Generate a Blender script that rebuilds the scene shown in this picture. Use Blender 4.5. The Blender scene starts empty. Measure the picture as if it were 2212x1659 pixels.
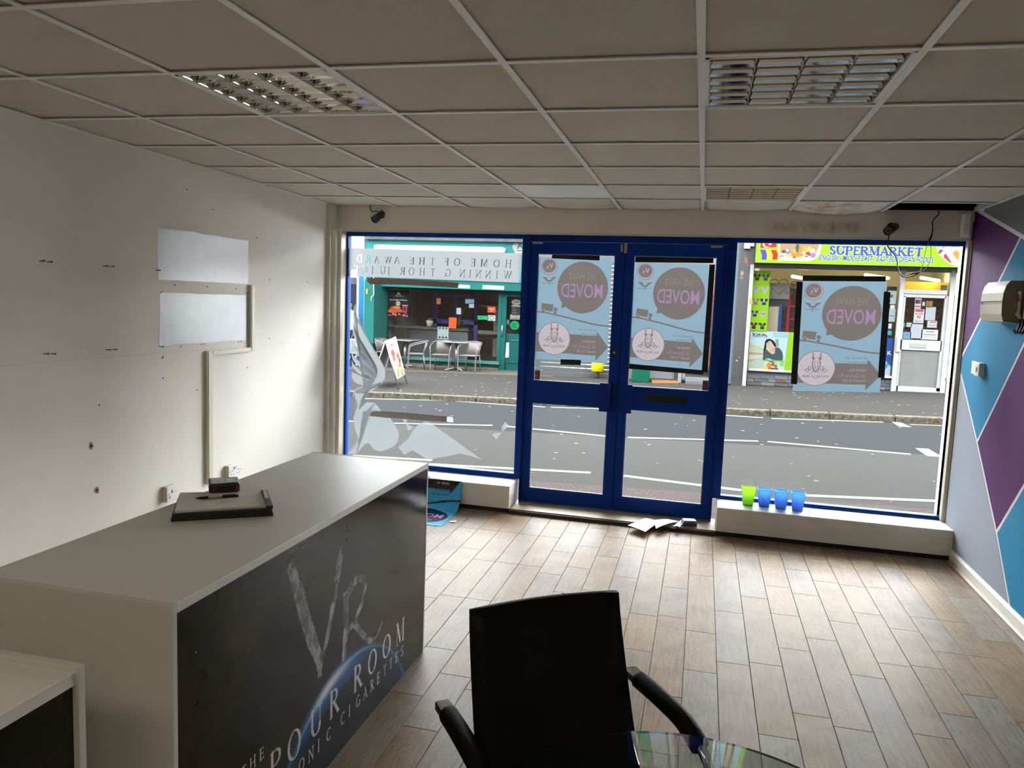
import bpy, bmesh, math, random
import numpy as np
from mathutils import Vector, Matrix
random.seed(7); rng = np.random.default_rng(7)
scene = bpy.context.scene
col = scene.collection

# ------------------------------------------------------------------ camera
CAMZ = 1.63
FPX, YAW, PITCH, ROLL = 1671.5, .2381, -.1065, .0380      # focal length in pixels of a 2212 x 1659 frame
def axes():
    f = Vector((-math.sin(YAW), math.cos(YAW), 0)); r = Vector((math.cos(YAW), math.sin(YAW), 0)); u = Vector((0, 0, 1))
    f2 = f*math.cos(PITCH) + u*math.sin(PITCH); u2 = u*math.cos(PITCH) - f*math.sin(PITCH)
    return r*math.cos(ROLL) + u2*math.sin(ROLL), u2*math.cos(ROLL) - r*math.sin(ROLL), f2
AR, AU, AF = axes()
cam_data = bpy.data.cameras.new('camera'); cam = bpy.data.objects.new('camera', cam_data); col.objects.link(cam)
cam_data.sensor_fit = 'HORIZONTAL'; cam_data.sensor_width = 36; cam_data.lens = 36*FPX/2212
cam_data.clip_start = .05; cam_data.clip_end = 200
M = Matrix((AR, AU, -AF)).transposed().to_4x4(); M.translation = (0, 0, CAMZ); cam.matrix_world = M
scene.camera = cam
# ------------------------------------------------------------------ daylight: flat overcast sky, visible room lamps off, added fill lamps lit
world = bpy.data.worlds.new('overcast'); scene.world = world; world.use_nodes = True
bg = world.node_tree.nodes['Background']; bg.inputs[0].default_value = (.93, .97, 1.0, 1); bg.inputs[1].default_value = 23.0
scene.view_settings.view_transform = 'Standard'; scene.view_settings.look = 'None'
scene.view_settings.gamma = 1; scene.view_settings.use_curve_mapping = False
scene.view_settings.exposure = 0.0

# ------------------------------------------------------------------ pixel -> place (the plane a thing stands on or hangs on gives its distance)
O = Vector((0, 0, CAMZ))
def ray(x, y): return AF + AR*((x-1106)/FPX) + AU*((829.5-y)/FPX)
def onX(x, y, X): d = ray(x, y); return O + d*(X/d.x)
def onY(x, y, Y): d = ray(x, y); return O + d*(Y/d.y)
def onZ(x, y, Z): d = ray(x, y); return O + d*((Z-CAMZ)/d.z)
KF = .016                                   # the shop front stands slightly skew to the side walls
def onF(x, y, Y): d = ray(x, y); return O + d*(Y/(d.y + KF*d.x))
GS, GC = .022, -.05                         # the street climbs to the right
def gz(x): return GC + GS*x
def onG(x, y, off=0.): d = ray(x, y); return O + d*((GC+off-CAMZ)/(d.z - GS*d.x))
def front(p): return (p[0], p[1]-KF*p[0], p[2])
def slope(p): return (p[0], p[1], p[2]+gz(p[0]))

# ------------------------------------------------------------------ materials
def lin(c):
    if isinstance(c, str):
        c = c.lstrip('#'); c = [int(c[i:i+2], 16)/255 for i in (0, 2, 4)]
    return tuple(x/12.92 if x <= .04045 else ((x+.055)/1.055)**2.4 for x in c[:3])
def nodes(name):
    m = bpy.data.materials.new(name); m.use_nodes = True
    nt = m.node_tree; b = nt.nodes['Principled BSDF']
    return m, nt, b
def L(nt, a, b): nt.links.new(a, b)
def mat(name, c, rough=.6, metal=0., spec=.5, var=0., scale=8., bump=0., bscale=60., coat=0., emit=None, estr=0., k=1., tint=None, stretch=None):
    """plain surface with a little procedural variation"""
    m, nt, b = nodes(name)
    base = tuple(x*k for x in lin(c))
    b.inputs['Roughness'].default_value = rough; b.inputs['Metallic'].default_value = metal
    b.inputs['Specular IOR Level'].default_value = spec; b.inputs['Coat Weight'].default_value = coat
    b.inputs['Base Color'].default_value = (*base, 1)
    tc = nt.nodes.new('ShaderNodeTexCoord'); src = tc.outputs['Object']
    if stretch:
        mp = nt.nodes.new('ShaderNodeMapping'); mp.inputs['Scale'].default_value = stretch; L(nt, src, mp.inputs[0]); src = mp.outputs[0]
    if var:
        n = nt.nodes.new('ShaderNodeTexNoise'); n.inputs['Scale'].default_value = scale; n.inputs['Detail'].default_value = 5
        L(nt, src, n.inputs['Vector'])
        r = nt.nodes.new('ShaderNodeValToRGB'); r.color_ramp.elements[0].position = .3; r.color_ramp.elements[1].position = .72
        d = tint and tuple(x*k for x in lin(tint)) or tuple(x*(1-var) for x in base)
        r.color_ramp.elements[0].color = (*d, 1); r.color_ramp.elements[1].color = (*tuple(min(1, x*(1+var*.4)) for x in base), 1)
        L(nt, n.outputs['Fac'], r.inputs[0]); L(nt, r.outputs[0], b.inputs['Base Color'])
    if bump:
        n = nt.nodes.new('ShaderNodeTexNoise'); n.inputs['Scale'].default_value = bscale; n.inputs['Detail'].default_value = 4
        L(nt, src, n.inputs['Vector'])
        bp = nt.nodes.new('ShaderNodeBump'); bp.inputs['Strength'].default_value = bump; bp.inputs['Distance'].default_value = .01
        L(nt, n.outputs['Fac'], bp.inputs['Height']); L(nt, bp.outputs[0], b.inputs['Normal'])
    if emit is not None:
        b.inputs['Emission Color'].default_value = (*lin(emit), 1); b.inputs['Emission Strength'].default_value = estr
    return m
def glass_mat(name, tint=(1, 1, 1), f0=.04, rough=.0, extra=.0):
    """clear pane: see-through with a Fresnel reflection"""
    m, nt, b = nodes(name); nt.nodes.remove(b); out = nt.nodes['Material Output']
    tr = nt.nodes.new('ShaderNodeBsdfTransparent'); tr.inputs[0].default_value = (*tint, 1)
    gl = nt.nodes.new('ShaderNodeBsdfGlossy'); gl.inputs['Roughness'].default_value = rough
    fr = nt.nodes.new('ShaderNodeFresnel'); fr.inputs[0].default_value = 1.28
    mx = nt.nodes.new('ShaderNodeMixShader'); L(nt, fr.outputs[0], mx.inputs[0]); L(nt, tr.outputs[0], mx.inputs[1]); L(nt, gl.outputs[0], mx.inputs[2])
    L(nt, mx.outputs[0], out.inputs[0]); return m
def film_mat(name, c, opac=.75, k=1.):
    """frosted vinyl: scatters the daylight through and lets a little straight through"""
    m, nt, b = nodes(name); nt.nodes.remove(b); out = nt.nodes['Material Output']
    cc = (*tuple(x*k for x in lin(c)), 1)
    tl = nt.nodes.new('ShaderNodeBsdfTranslucent'); tl.inputs[0].default_value = cc
    df = nt.nodes.new('ShaderNodeBsdfDiffuse'); df.inputs[0].default_value = cc
    a = nt.nodes.new('ShaderNodeMixShader'); a.inputs[0].default_value = .35; L(nt, tl.outputs[0], a.inputs[1]); L(nt, df.outputs[0], a.inputs[2])
    tr = nt.nodes.new('ShaderNodeBsdfTransparent')
    mx = nt.nodes.new('ShaderNodeMixShader'); mx.inputs[0].default_value = opac; L(nt, tr.outputs[0], mx.inputs[1]); L(nt, a.outputs[0], mx.inputs[2])
    L(nt, mx.outputs[0], out.inputs[0]); return m
def print_mat(name, kind='paper', k=1., rough=.45, trans=.6, spec=.4):
    """flat print: colour comes from the sheet's own face colours"""
    m, nt, b = nodes(name); at = nt.nodes.new('ShaderNodeAttribute'); at.attribute_name = 'Col'
    mul = nt.nodes.new('ShaderNodeVectorMath'); mul.operation = 'SCALE'; mul.inputs['Scale'].default_value = k
    L(nt, at.outputs['Color'], mul.inputs[0])
    if kind == 'paper':
        L(nt, mul.outputs[0], b.inputs['Base Color']); b.inputs['Roughness'].default_value = rough; b.inputs['Specular IOR Level'].default_value = spec; return m
    nt.nodes.remove(b); out = nt.nodes['Material Output']
    tl = nt.nodes.new('ShaderNodeBsdfTranslucent'); df = nt.nodes.new('ShaderNodeBsdfDiffuse')
    L(nt, mul.outputs[0], tl.inputs[0]); L(nt, mul.outputs[0], df.inputs[0])
    mx = nt.nodes.new('ShaderNodeMixShader'); mx.inputs[0].default_value = trans; L(nt, df.outputs[0], mx.inputs[1]); L(nt, tl.outputs[0], mx.inputs[2])
    L(nt, mx.outputs[0], out.inputs[0]); return m

# ------------------------------------------------------------------ geometry helpers
class MB:
    """collects simple solids, then links them as ONE mesh object"""
    def __init__(s, tf=None): s.v = []; s.f = []; s.fm = []; s.tf = tf; s.cur = 0; s.sm = set()
    def add(s, vs, fs, smooth=False):
        o = len(s.v); s.v += [tuple(p) for p in vs]
        for f in fs:
            if smooth: s.sm.add(len(s.f))
            s.f.append([i+o for i in f]); s.fm.append(s.cur)
        return s
    def box(s, x0, x1, y0, y1, z0, z1):
        x0, x1 = min(x0, x1), max(x0, x1); y0, y1 = min(y0, y1), max(y0, y1); z0, z1 = min(z0, z1), max(z0, z1)
        v = [(x, y, z) for z in (z0, z1) for y in (y0, y1) for x in (x0, x1)]
        return s.add(v, [(0, 2, 3, 1), (4, 5, 7, 6), (0, 1, 5, 4), (2, 6, 7, 3), (0, 4, 6, 2), (1, 3, 7, 5)])
    def rbox(s, x0, x1, y0, y1, z0, z1, b=.004, n=2):
        bm = bmesh.new(); bmesh.ops.create_cube(bm, size=1)
        for v in bm.verts: v.co = Vector(((x0+x1)/2+v.co.x*(x1-x0), (y0+y1)/2+v.co.y*(y1-y0), (z0+z1)/2+v.co.z*(z1-z0)))
        b = min(b, .49*min(abs(x1-x0), abs(y1-y0), abs(z1-z0)))
        bmesh.ops.bevel(bm, geom=bm.edges[:], offset=b, segments=n, affect='EDGES', profile=.5)
        bm.verts.index_update(); s.add([v.co[:] for v in bm.verts], [[v.index for v in f.verts] for f in bm.faces]); bm.free(); return s
    def prism(s, pts, ax, a, b):
        """outline pts in the plane normal to axis ax ('x','y','z'), pushed from a to b"""
        def P(p, t): return {'x': (t, p[0], p[1]), 'y': (p[0], t, p[1]), 'z': (p[0], p[1], t)}[ax]
        n = len(pts); v = [P(p, a) for p in pts] + [P(p, b) for p in pts]
        fs = [list(range(n))[::-1], list(range(n, 2*n))] + [(i, (i+1) % n, n+(i+1) % n, n+i) for i in range(n)]
        return s.add(v, fs)
    def slab(s, quad, n, t):
        """four (or more) 3-D corners given thickness t along n"""
        n = Vector(n).normalized()*t; k = len(quad); v = [Vector(p) for p in quad]; v += [p+n for p in v]
        return s.add(v, [list(range(k))[::-1], list(range(k, 2*k))] + [(i, (i+1) % k, k+(i+1) % k, k+i) for i in range(k)])
    def tube(s, path, r, n=8, caps=True, closed=False):
        path = [Vector(p) for p in path]; rr = r if hasattr(r, '__len__') else [r]*len(path)
        rings = []; up = None; N = len(path)
        for i, p in enumerate(path):
            d = (path[(i+1) % N]-path[i-1]) if closed else (path[min(i+1, N-1)]-path[max(i-1, 0)])
            d.normalize()
            if up is None:
                up = Vector((0, 0, 1)) if abs(d.z) < .9 else Vector((1, 0, 0))
            a = up - d*up.dot(d)
            if a.length < 1e-6: a = d.orthogonal()
            a.normalize(); b = d.cross(a); up = a
            rings.append([p + (a*math.cos(t)+b*math.sin(t))*rr[i] for t in [2*math.pi*j/n for j in range(n)]])
        v = [q for R in rings for q in R]; fs = []
        for i in range(N if closed else N-1):
            i2 = (i+1) % N
            for j in range(n): fs.append((i*n+j, i*n+(j+1) % n, i2*n+(j+1) % n, i2*n+j))
        s.add(v, fs, True)
        if caps and not closed:
            o = len(s.v)-len(v); s.f.append([o+j for j in range(n)][::-1]); s.fm.append(s.cur); s.f.append([o+(N-1)*n+j for j in range(n)]); s.fm.append(s.cur)
        return s
    def cyl(s, p0, p1, r, n=16, r1=None): return s.tube([p0, p1], [r, r if r1 is None else r1], n)
    def lathe(s, prof, c, n=24, ax='z'):
        """profile of (radius, height) turned round a vertical (or y) axis through c"""
        v = []
        for r, h in prof:
            for j in range(n):
                a = 2*math.pi*j/n
                v.append((c[0]+r*math.cos(a), c[1]+r*math.sin(a), c[2]+h) if ax == 'z' else (c[0]+r*math.cos(a), c[1]+h, c[2]+r*math.sin(a)))
        fs = [(i*n+j, i*n+(j+1) % n, (i+1)*n+(j+1) % n, (i+1)*n+j) for i in range(len(prof)-1) for j in range(n)]
        return s.add(v, fs, True)
    def ball(s, c, r, n=12, sc=(1, 1, 1)):
        m = n//2; v = []; fs = []
        for i in range(m+1):
            t = math.pi*i/m
            for j in range(n):
                a = 2*math.pi*j/n; v.append((c[0]+r*sc[0]*math.sin(t)*math.cos(a), c[1]+r*sc[1]*math.sin(t)*math.sin(a), c[2]+r*sc[2]*math.cos(t)))
        fs = [(i*n+j, (i+1)*n+j, (i+1)*n+(j+1) % n, i*n+(j+1) % n) for i in range(m) for j in range(n)]
        return s.add(v, fs, True)
    def build(s, name, m, parent=None, loc=None, smooth=False):
        me = bpy.data.meshes.new(name)
        v = [s.tf(p) for p in s.v] if s.tf else s.v
        if loc is not None: v = [(p[0]-loc[0], p[1]-loc[1], p[2]-loc[2]) for p in v]
        me.from_pydata(v, [], s.f); me.validate()
        bm = bmesh.new(); bm.from_mesh(me); bmesh.ops.recalc_face_normals(bm, faces=bm.faces); bm.to_mesh(me); bm.free()
        for x in (m if isinstance(m, (list, tuple)) else [m]): me.materials.append(x)
        for i, p in enumerate(me.polygons):
            if i < len(s.fm): p.material_index = s.fm[i]
            if smooth or i in s.sm: p.use_smooth = True
        o = bpy.data.objects.new(name, me); col.objects.link(o)
        if loc is not None: o.location = loc
        if parent is not None: o.parent = parent
        return o
def tag(o, label=None, cat=None, group=None, kind=None):
    if label: o['label'] = label
    if cat: o['category'] = cat
    if group: o['group'] = group
    if kind: o['kind'] = kind
    return o
def thing(name, label, cat, loc=(0, 0, 0), rz=0., group=None):
    o = bpy.data.objects.new(name, None); col.objects.link(o); o.location = loc; o.rotation_euler = (0, 0, rz); o.empty_display_size = .1
    return tag(o, label, cat, group)
def struct(o): o['kind'] = 'structure'; return o
def copy_tree(o, parent=None):
    c = o.copy(); col.objects.link(c); c.parent = parent
    for ch in list(o.children): copy_tree(ch, c)
    return c
def box(name, m, parent, *d, tf=None, b=0):
    mb = MB(tf)
    (mb.rbox(*d, b=b) if b else mb.box(*d)); return mb.build(name, m, parent)
def smooth_path(P, n=8):
    """Catmull-Rom through the points"""
    P = [Vector(p) for p in P]; out = []
    for i in range(len(P)-1):
        a, b, c, d = P[max(i-1, 0)], P[i], P[i+1], P[min(i+2, len(P)-1)]
        for t in [j/n for j in range(n)]:
            out.append(.5*((2*b) + (c-a)*t + (2*a-5*b+4*c-d)*t*t + (3*b-a-3*c+d)*t**3))
    return out + [P[-1]]
# ------------------------------------------------------------------ flat print: a sheet cut into coloured faces
_glyph = {}
def text_tris(txt, bold=0.):
    key = (txt, bold)
    if key not in _glyph:
        cu = bpy.data.curves.new('t', 'FONT'); cu.body = txt; cu.size = 1; cu.offset = bold; cu.resolution_u = 3
        ob = bpy.data.objects.new('t', cu); col.objects.link(ob)
        dg = bpy.context.evaluated_depsgraph_get(); dg.update()
        me = bpy.data.meshes.new_from_object(ob.evaluated_get(dg)); me.calc_loop_triangles()
        v = np.array([p.co[:2] for p in me.vertices]).reshape(-1, 2); t = np.array([x.vertices[:] for x in me.loop_triangles], int).reshape(-1, 3)
        bpy.data.objects.remove(ob); bpy.data.curves.remove(cu); bpy.data.meshes.remove(me)
        _glyph[key] = (v, t)
    return _glyph[key]
CAPH = None
def arc(cx, cy, rx, ry, a0, a1, n=14): return [(cx+rx*math.cos(math.radians(a0+(a1-a0)*i/n)), cy+ry*math.sin(math.radians(a0+(a1-a0)*i/n))) for i in range(n+1)]
# serif capitals: advance, strokes (weight T thick / t thin / a by direction), serif feet (x, y, half width)
SER = {
 'A': (.74, [('t', [(.04, 0), (.37, 1)]), ('T', [(.37, 1), (.70, 0)]), ('t', [(.15, .36), (.57, .36)])], [(.04, 0), (.70, 0)]),
 'C': (.72, [('a', arc(.40, .5, .36, .5, 50, 310))], []),
 'D': (.80, [('T', [(.12, 0), (.12, 1)]), ('a', [(.12, 1), (.34, 1)]+arc(.34, .5, .40, .5, 90, -90)+[(.12, 0)])], [(.12, 0), (.12, 1)]),
 'E': (.62, [('T', [(.12, 0), (.12, 1)]), ('t', [(.04, 1), (.56, 1), (.57, .86)]), ('t', [(.12, .52), (.45, .52), (.45, .62), (.45, .42)]), ('t', [(.04, 0), (.57, 0), (.60, .16)])], []),
 'F': (.60, [('T', [(.12, 0), (.12, 1)]), ('t', [(.04, 1), (.56, 1), (.57, .86)]), ('t', [(.12, .5), (.45, .5), (.45, .6), (.45, .4)])], [(.12, 0)]),
 'G': (.80, [('a', arc(.40, .5, .36, .5, 50, 325)), ('T', [(.69, .02), (.69, .40)])], [(.67, .42)]),
 'H': (.82, [('T', [(.12, 0), (.12, 1)]), ('T', [(.70, 0), (.70, 1)]), ('t', [(.12, .52), (.70, .52)])], [(.12, 0), (.12, 1), (.70, 0), (.70, 1)]),
 'I': (.26, [('T', [(.13, 0), (.13, 1)])], [(.13, 0), (.13, 1)]),
 'J': (.32, [('T', [(.20, 1), (.20, .0)]), ('a', [(.20, 0), (.18, -.14), (.10, -.22), (-.02, -.24)])], [(.20, 1)]),
 'K': (.78, [('T', [(.12, 0), (.12, 1)]), ('t', [(.15, .45), (.64, 1)]), ('T', [(.30, .58), (.70, 0)])], [(.12, 0), (.12, 1), (.64, 1), (.70, 0)]),
 'L': (.60, [('T', [(.12, 0), (.12, 1)]), ('t', [(.04, 0), (.54, 0), (.58, .18)])], [(.12, 1)]),
 'M': (.98, [('t', [(.12, 0), (.14, 1)]), ('T', [(.14, 1), (.48, .08)]), ('t', [(.48, .08), (.82, 1)]), ('T', [(.84, 0), (.84, 1)])], [(.12, 0), (.11, 1), (.84, 0), (.87, 1)]),
 'N': (.84, [('t', [(.12, 0), (.12, 1)]), ('T', [(.12, 1), (.72, 0)]), ('t', [(.72, 0), (.72, 1)])], [(.12, 0), (.08, 1), (.72, 1)]),
 'O': (.86, [('a', arc(.43, .5, .37, .5, 0, 360, 26))], []),
 'P': (.64, [('T', [(.12, 0), (.12, 1)]), ('a', [(.12, 1), (.32, 1)]+arc(.32, .75, .26, .25, 90, -90, 10)+[(.12, .5)])], [(.12, 0), (.12, 1)]),
 'R': (.72, [('T', [(.12, 0), (.12, 1)]), ('a', [(.12, 1), (.32, 1)]+arc(.32, .76, .24, .24, 90, -90, 10)+[(.12, .52)]), ('T', [(.32, .52), (.68, 0)])], [(.12, 0), (.12, 1), (.69, 0)]),
 'S': (.56, [('a', arc(.28, .75, .20, .25, 35, 180, 9)+[(.14, .62), (.40, .42)]+arc(.28, .25, .22, .25, 20, -150, 9))], []),
 'T': (.70, [('T', [(.35, 0), (.35, 1)]), ('t', [(.04, .86), (.05, 1), (.65, 1), (.66, .86)])], [(.35, 0)]),
 'U': (.80, [('T', [(.12, 1), (.12, .35)]), ('a', [(.12, .35)]+arc(.40, .32, .28, .32, 180, 360, 10)), ('t', [(.68, .32), (.68, 1)])], [(.12, 1), (.68, 1)]),
 'V': (.76, [('T', [(.06, 1), (.40, 0)]), ('t', [(.40, 0), (.72, 1)])], [(.06, 1), (.72, 1)]),
 'W': (1.08, [('T', [(.06, 1), (.32, 0)]), ('t', [(.32, 0), (.55, 1)]), ('T', [(.52, 1), (.78, 0)]), ('t', [(.78, 0), (1.02, 1)])], [(.06, 1), (.54, 1), (1.02, 1)])}
class Print:
    def __init__(s, w, h, cell, bg=None):
        s.w, s.h = w, h; s.nx = max(1, round(w/cell)); s.ny = max(1, round(h/cell)); s.cx = w/s.nx; s.cy = h/s.ny
        s.X, s.Y = np.meshgrid((np.arange(s.nx)+.5)*s.cx, (np.arange(s.ny)+.5)*s.cy)
        s.C = np.full((s.ny, s.nx, 3), -1.)
        if bg is not None: s.C[:] = lin(bg)
    def put(s, m, c): s.C[m] = -1. if c is None else lin(c); return s
    def rect(s, x0, y0, x1, y1, c): return s.put((s.X >= x0) & (s.X < x1) & (s.Y >= y0) & (s.Y < y1), c)
    def circle(s, x, y, r, c, ry=None, r0=0): d = ((s.X-x)/r)**2+((s.Y-y)/(ry or r))**2; return s.put((d <= 1) & (d >= (r0/r)**2), c)
    def pmask(s, P):
        m = np.zeros(s.X.shape, bool); n = len(P)
        for i in range(n):
            (x0, y0), (x1, y1) = P[i], P[(i+1) % n]
            if y0 == y1: continue
            m ^= ((s.Y < y0) != (s.Y < y1)) & (s.X < (x1-x0)*(s.Y-y0)/(y1-y0)+x0)
        return m
    def poly(s, P, c): return s.put(s.pmask(P), c)
    def lmask(s, P, w, w1=None):
        m = np.zeros(s.X.shape, bool); n = len(P)-1; w1 = w if w1 is None else w1
        for i in range(n):
            (x0, y0), (x1, y1) = P[i], P[i+1]; wi = max(w, w1)
            a, b = max(0, int((min(x0, x1)-wi)/s.cx)), int((max(x0, x1)+wi)/s.cx)+2; e, f = max(0, int((min(y0, y1)-wi)/s.cy)), int((max(y0, y1)+wi)/s.cy)+2
            X, Y = s.X[e:f, a:b], s.Y[e:f, a:b]
            if not X.size: continue
            l2 = (x1-x0)**2+(y1-y0)**2 or 1e-12; t = np.clip(((X-x0)*(x1-x0)+(Y-y0)*(y1-y0))/l2, 0, 1)
            d = np.hypot(X-x0-t*(x1-x0), Y-y0-t*(y1-y0)); ww = w+(w1-w)*(i+t)/n
            m[e:f, a:b] |= d <= ww/2
        return m
    def line(s, P, w, c, w1=None): return s.put(s.lmask(P, w, w1), c)
    def text(s, txt, x, y, h, c, align='l', mirror=False, bold=0., width=None, shear=0., rot=0.):
        """capital height h, baseline y; x is where the first letter starts (or the centre / last letter)"""
        global CAPH
        if CAPH is None: v, _ = text_tris('H'); CAPH = v[:, 1].max()-v[:, 1].min()
        v, t = text_tris(txt, bold)
        if not len(t): return s
        k = h/CAPH; x0, x1 = v[:, 0].min(), v[:, 0].max(); kx = k if width is None else width/(x1-x0)
        U = (v[:, 0]-x0)*kx; W = (x1-x0)*kx; V = v[:, 1]*k; U = U+V*shear
        U = U - {'l': 0, 'c': W/2, 'r': W}[align]
        if mirror: U = -U
        ca, sa = math.cos(rot), math.sin(rot)
        px, py = x+U*ca+V*sa, y-V*ca+U*sa
        m = np.zeros(s.X.shape, bool)
        for i, j, l in t:
            A, B = np.array([px[i], px[j], px[l]]), np.array([py[i], py[j], py[l]])
            a, b = max(0, int(A.min()/s.cx)-1), int(A.max()/s.cx)+2; e, f = max(0, int(B.min()/s.cy)-1), int(B.max()/s.cy)+2
            X, Y = s.X[e:f, a:b], s.Y[e:f, a:b]
            if not X.size: continue
            d = [(A[(q+1) % 3]-A[q])*(Y-B[q])-(B[(q+1) % 3]-B[q])*(X-A[q]) for q in range(3)]
            m[e:f, a:b] |= ((d[0] >= 0) & (d[1] >= 0) & (d[2] >= 0)) | ((d[0] <= 0) & (d[1] <= 0) & (d[2] <= 0))
        return s.put(m, c)
    def serif(s, txt, x, y, h, c, adv=None, mirror=False, T=.13, t=.045, foot=.11, space=.5, track=.12, width=None, fat=0., at=None):
        """serif capitals; with width the line is spread to it; at = list of letter start positions"""
        tot = sum(space if ch == ' ' else SER[ch][0]+track for ch in txt)-track
        kx = h if width is None else width/tot; u = 0.; sg = -1 if mirror else 1
        for n, ch in enumerate(txt):
            if ch == ' ': u += space; continue
            ad, st, ft = SER[ch]
            def P(p): return (x+sg*((u+p[0])*kx if at is None else at[n]+p[0]*h), y-p[1]*h)
            for wt, pts in st:
                for i in range(len(pts)-1):
                    a, b = pts[i], pts[i+1]; dx, dy = abs(b[0]-a[0]), abs(b[1]-a[1]); l = math.hypot(dx, dy) or 1
                    w = T if wt == 'T' else t if wt == 't' else t+(T-t)*(dy/l)**1.5
                    s.put(s.lmask([P(a), P(b)], (w+fat)*h), c)
            for fx, fy in ft: s.put(s.lmask([P((fx-foot, fy)), P((fx+foot, fy))], (t+fat)*h), c)
            u += ad+track
        return s
    def build(s, name, place, m, parent=None):
        """place(u, v) -> 3-D point, u v in 0..1 from the top left corner"""
        v = []; f = []; cs = []; idx = {}
        def vert(i, j):
            if (i, j) not in idx: idx[(i, j)] = len(v); v.append(tuple(place(i/s.nx, j/s.ny)))
            return idx[(i, j)]
        live = {}
        def close(k, j1): i0, i1, c = k; j0 = live.pop(k); f.append((vert(i0, j0), vert(i0, j1), vert(i1, j1), vert(i1, j0))); cs.append(c)
        for j in range(s.ny):
            row = s.C[j]; ch = np.flatnonzero(np.any(row[1:] != row[:-1], axis=1))+1; ed = [0, *ch.tolist(), s.nx]
            runs = {(ed[i], ed[i+1], tuple(row[ed[i]])) for i in range(len(ed)-1) if row[ed[i]][0] >= 0}
            for k in [k for k in live if k not in runs]: close(k, j)
            for k in runs:
                if k not in live: live[k] = j
        for k in list(live): close(k, s.ny)
        me = bpy.data.meshes.new(name); me.from_pydata(v, [], f); me.materials.append(m)
        at = me.attributes.new('Col', 'FLOAT_COLOR', 'FACE')
        at.data.foreach_set('color', np.array([(*c, 1.) for c in cs], np.float32).ravel())
        o = bpy.data.objects.new(name, me); col.objects.link(o)
        if parent is not None: o.parent = parent
        return o
def quad_place(tl, tr, bl, br):
    tl, tr, bl, br = map(Vector, (tl, tr, bl, br))
    return lambda u, v: (tl*(1-u)+tr*u)*(1-v)+(bl*(1-u)+br*u)*v
# ================================================================== THE ROOM
XL, XR, YB = -3.0, 1.72, -3.0
def zc(x, y): return CAMZ+.7188-.0039*x-.006*(y-5)
def ceil_tf(p): return (p[0], p[1], p[2]+zc(p[0], p[1]))
def cut_front(y, x): return y-KF*x

# ---- materials
def wall_paint(name, c, dirt=.12):
    m, nt, b = nodes(name); tc = nt.nodes.new('ShaderNodeTexCoord')
    n1 = nt.nodes.new('ShaderNodeTexNoise'); n1.inputs['Scale'].default_value = 1.3; n1.inputs['Detail'].default_value = 8; n1.inputs['Roughness'].default_value = .6
    L(nt, tc.outputs['Object'], n1.inputs['Vector'])
    r = nt.nodes.new('ShaderNodeValToRGB'); e = r.color_ramp.elements; e[0].position = .28; e[1].position = .62
    base = lin(c); e[0].color = (*tuple(x*(1-dirt) for x in base), 1); e[1].color = (*base, 1)
    L(nt, n1.outputs['Fac'], r.inputs[0]); L(nt, r.outputs[0], b.inputs['Base Color'])
    n2 = nt.nodes.new('ShaderNodeTexNoise'); n2.inputs['Scale'].default_value = 90; n2.inputs['Detail'].default_value = 3
    L(nt, tc.outputs['Object'], n2.inputs['Vector']); bp = nt.nodes.new('ShaderNodeBump'); bp.inputs['Strength'].default_value = .12; bp.inputs['Distance'].default_value = .004
    L(nt, n2.outputs['Fac'], bp.inputs['Height']); L(nt, bp.outputs[0], b.inputs['Normal'])
    b.inputs['Roughness'].default_value = .6; b.inputs['Specular IOR Level'].default_value = .12; return m
m_wall = wall_paint('white_wall_paint', '#f0ebe1', .08)
m_cream = mat('cream_paint', '#d8d2c2', .45, var=.12, scale=5)
m_mdf = mat('cream_board', '#f0eadc', .5, var=.1, scale=6, bump=.05)
m_trunk = mat('ivory_plastic', '#d9d2bd', .4)
m_white = mat('white_plastic', '#e9e8e6', .35)
m_black = mat('black_plastic', '#101010', .4)
m_blue = mat('blue_powder_coat', '#08388f', .42, var=.15, scale=3, spec=.12)
m_blue2 = mat('blue_powder_coat_dull', '#083080', .45, var=.1, scale=3, spec=.12)
m_steel = mat('satin_steel', '#b8b6b0', .32, metal=1.)
m_dark = mat('dark_gap', '#241c18', .8)
m_glass = glass_mat('window_glass')
m_tile = mat('mineral_tile', '#dcd5c8', .9, spec=.1, var=.04, scale=5, bump=.35, bscale=240)
m_tile_new = mat('fresh_mineral_tile', '#fbfbfa', .9, spec=.1, bump=.2, bscale=240)
m_rail = mat('white_enamelled_rail', '#fdfcf8', .35, spec=.5)
m_fibre = mat('plenum_timber', '#2c150e', .9, var=.4, scale=6, spec=.05)
m_mirror = mat('mirror_aluminium', '#dcdcda', .04, metal=1.)
m_tube = mat('unlit_fluorescent_tube', '#e6e6e2', .25)
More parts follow.
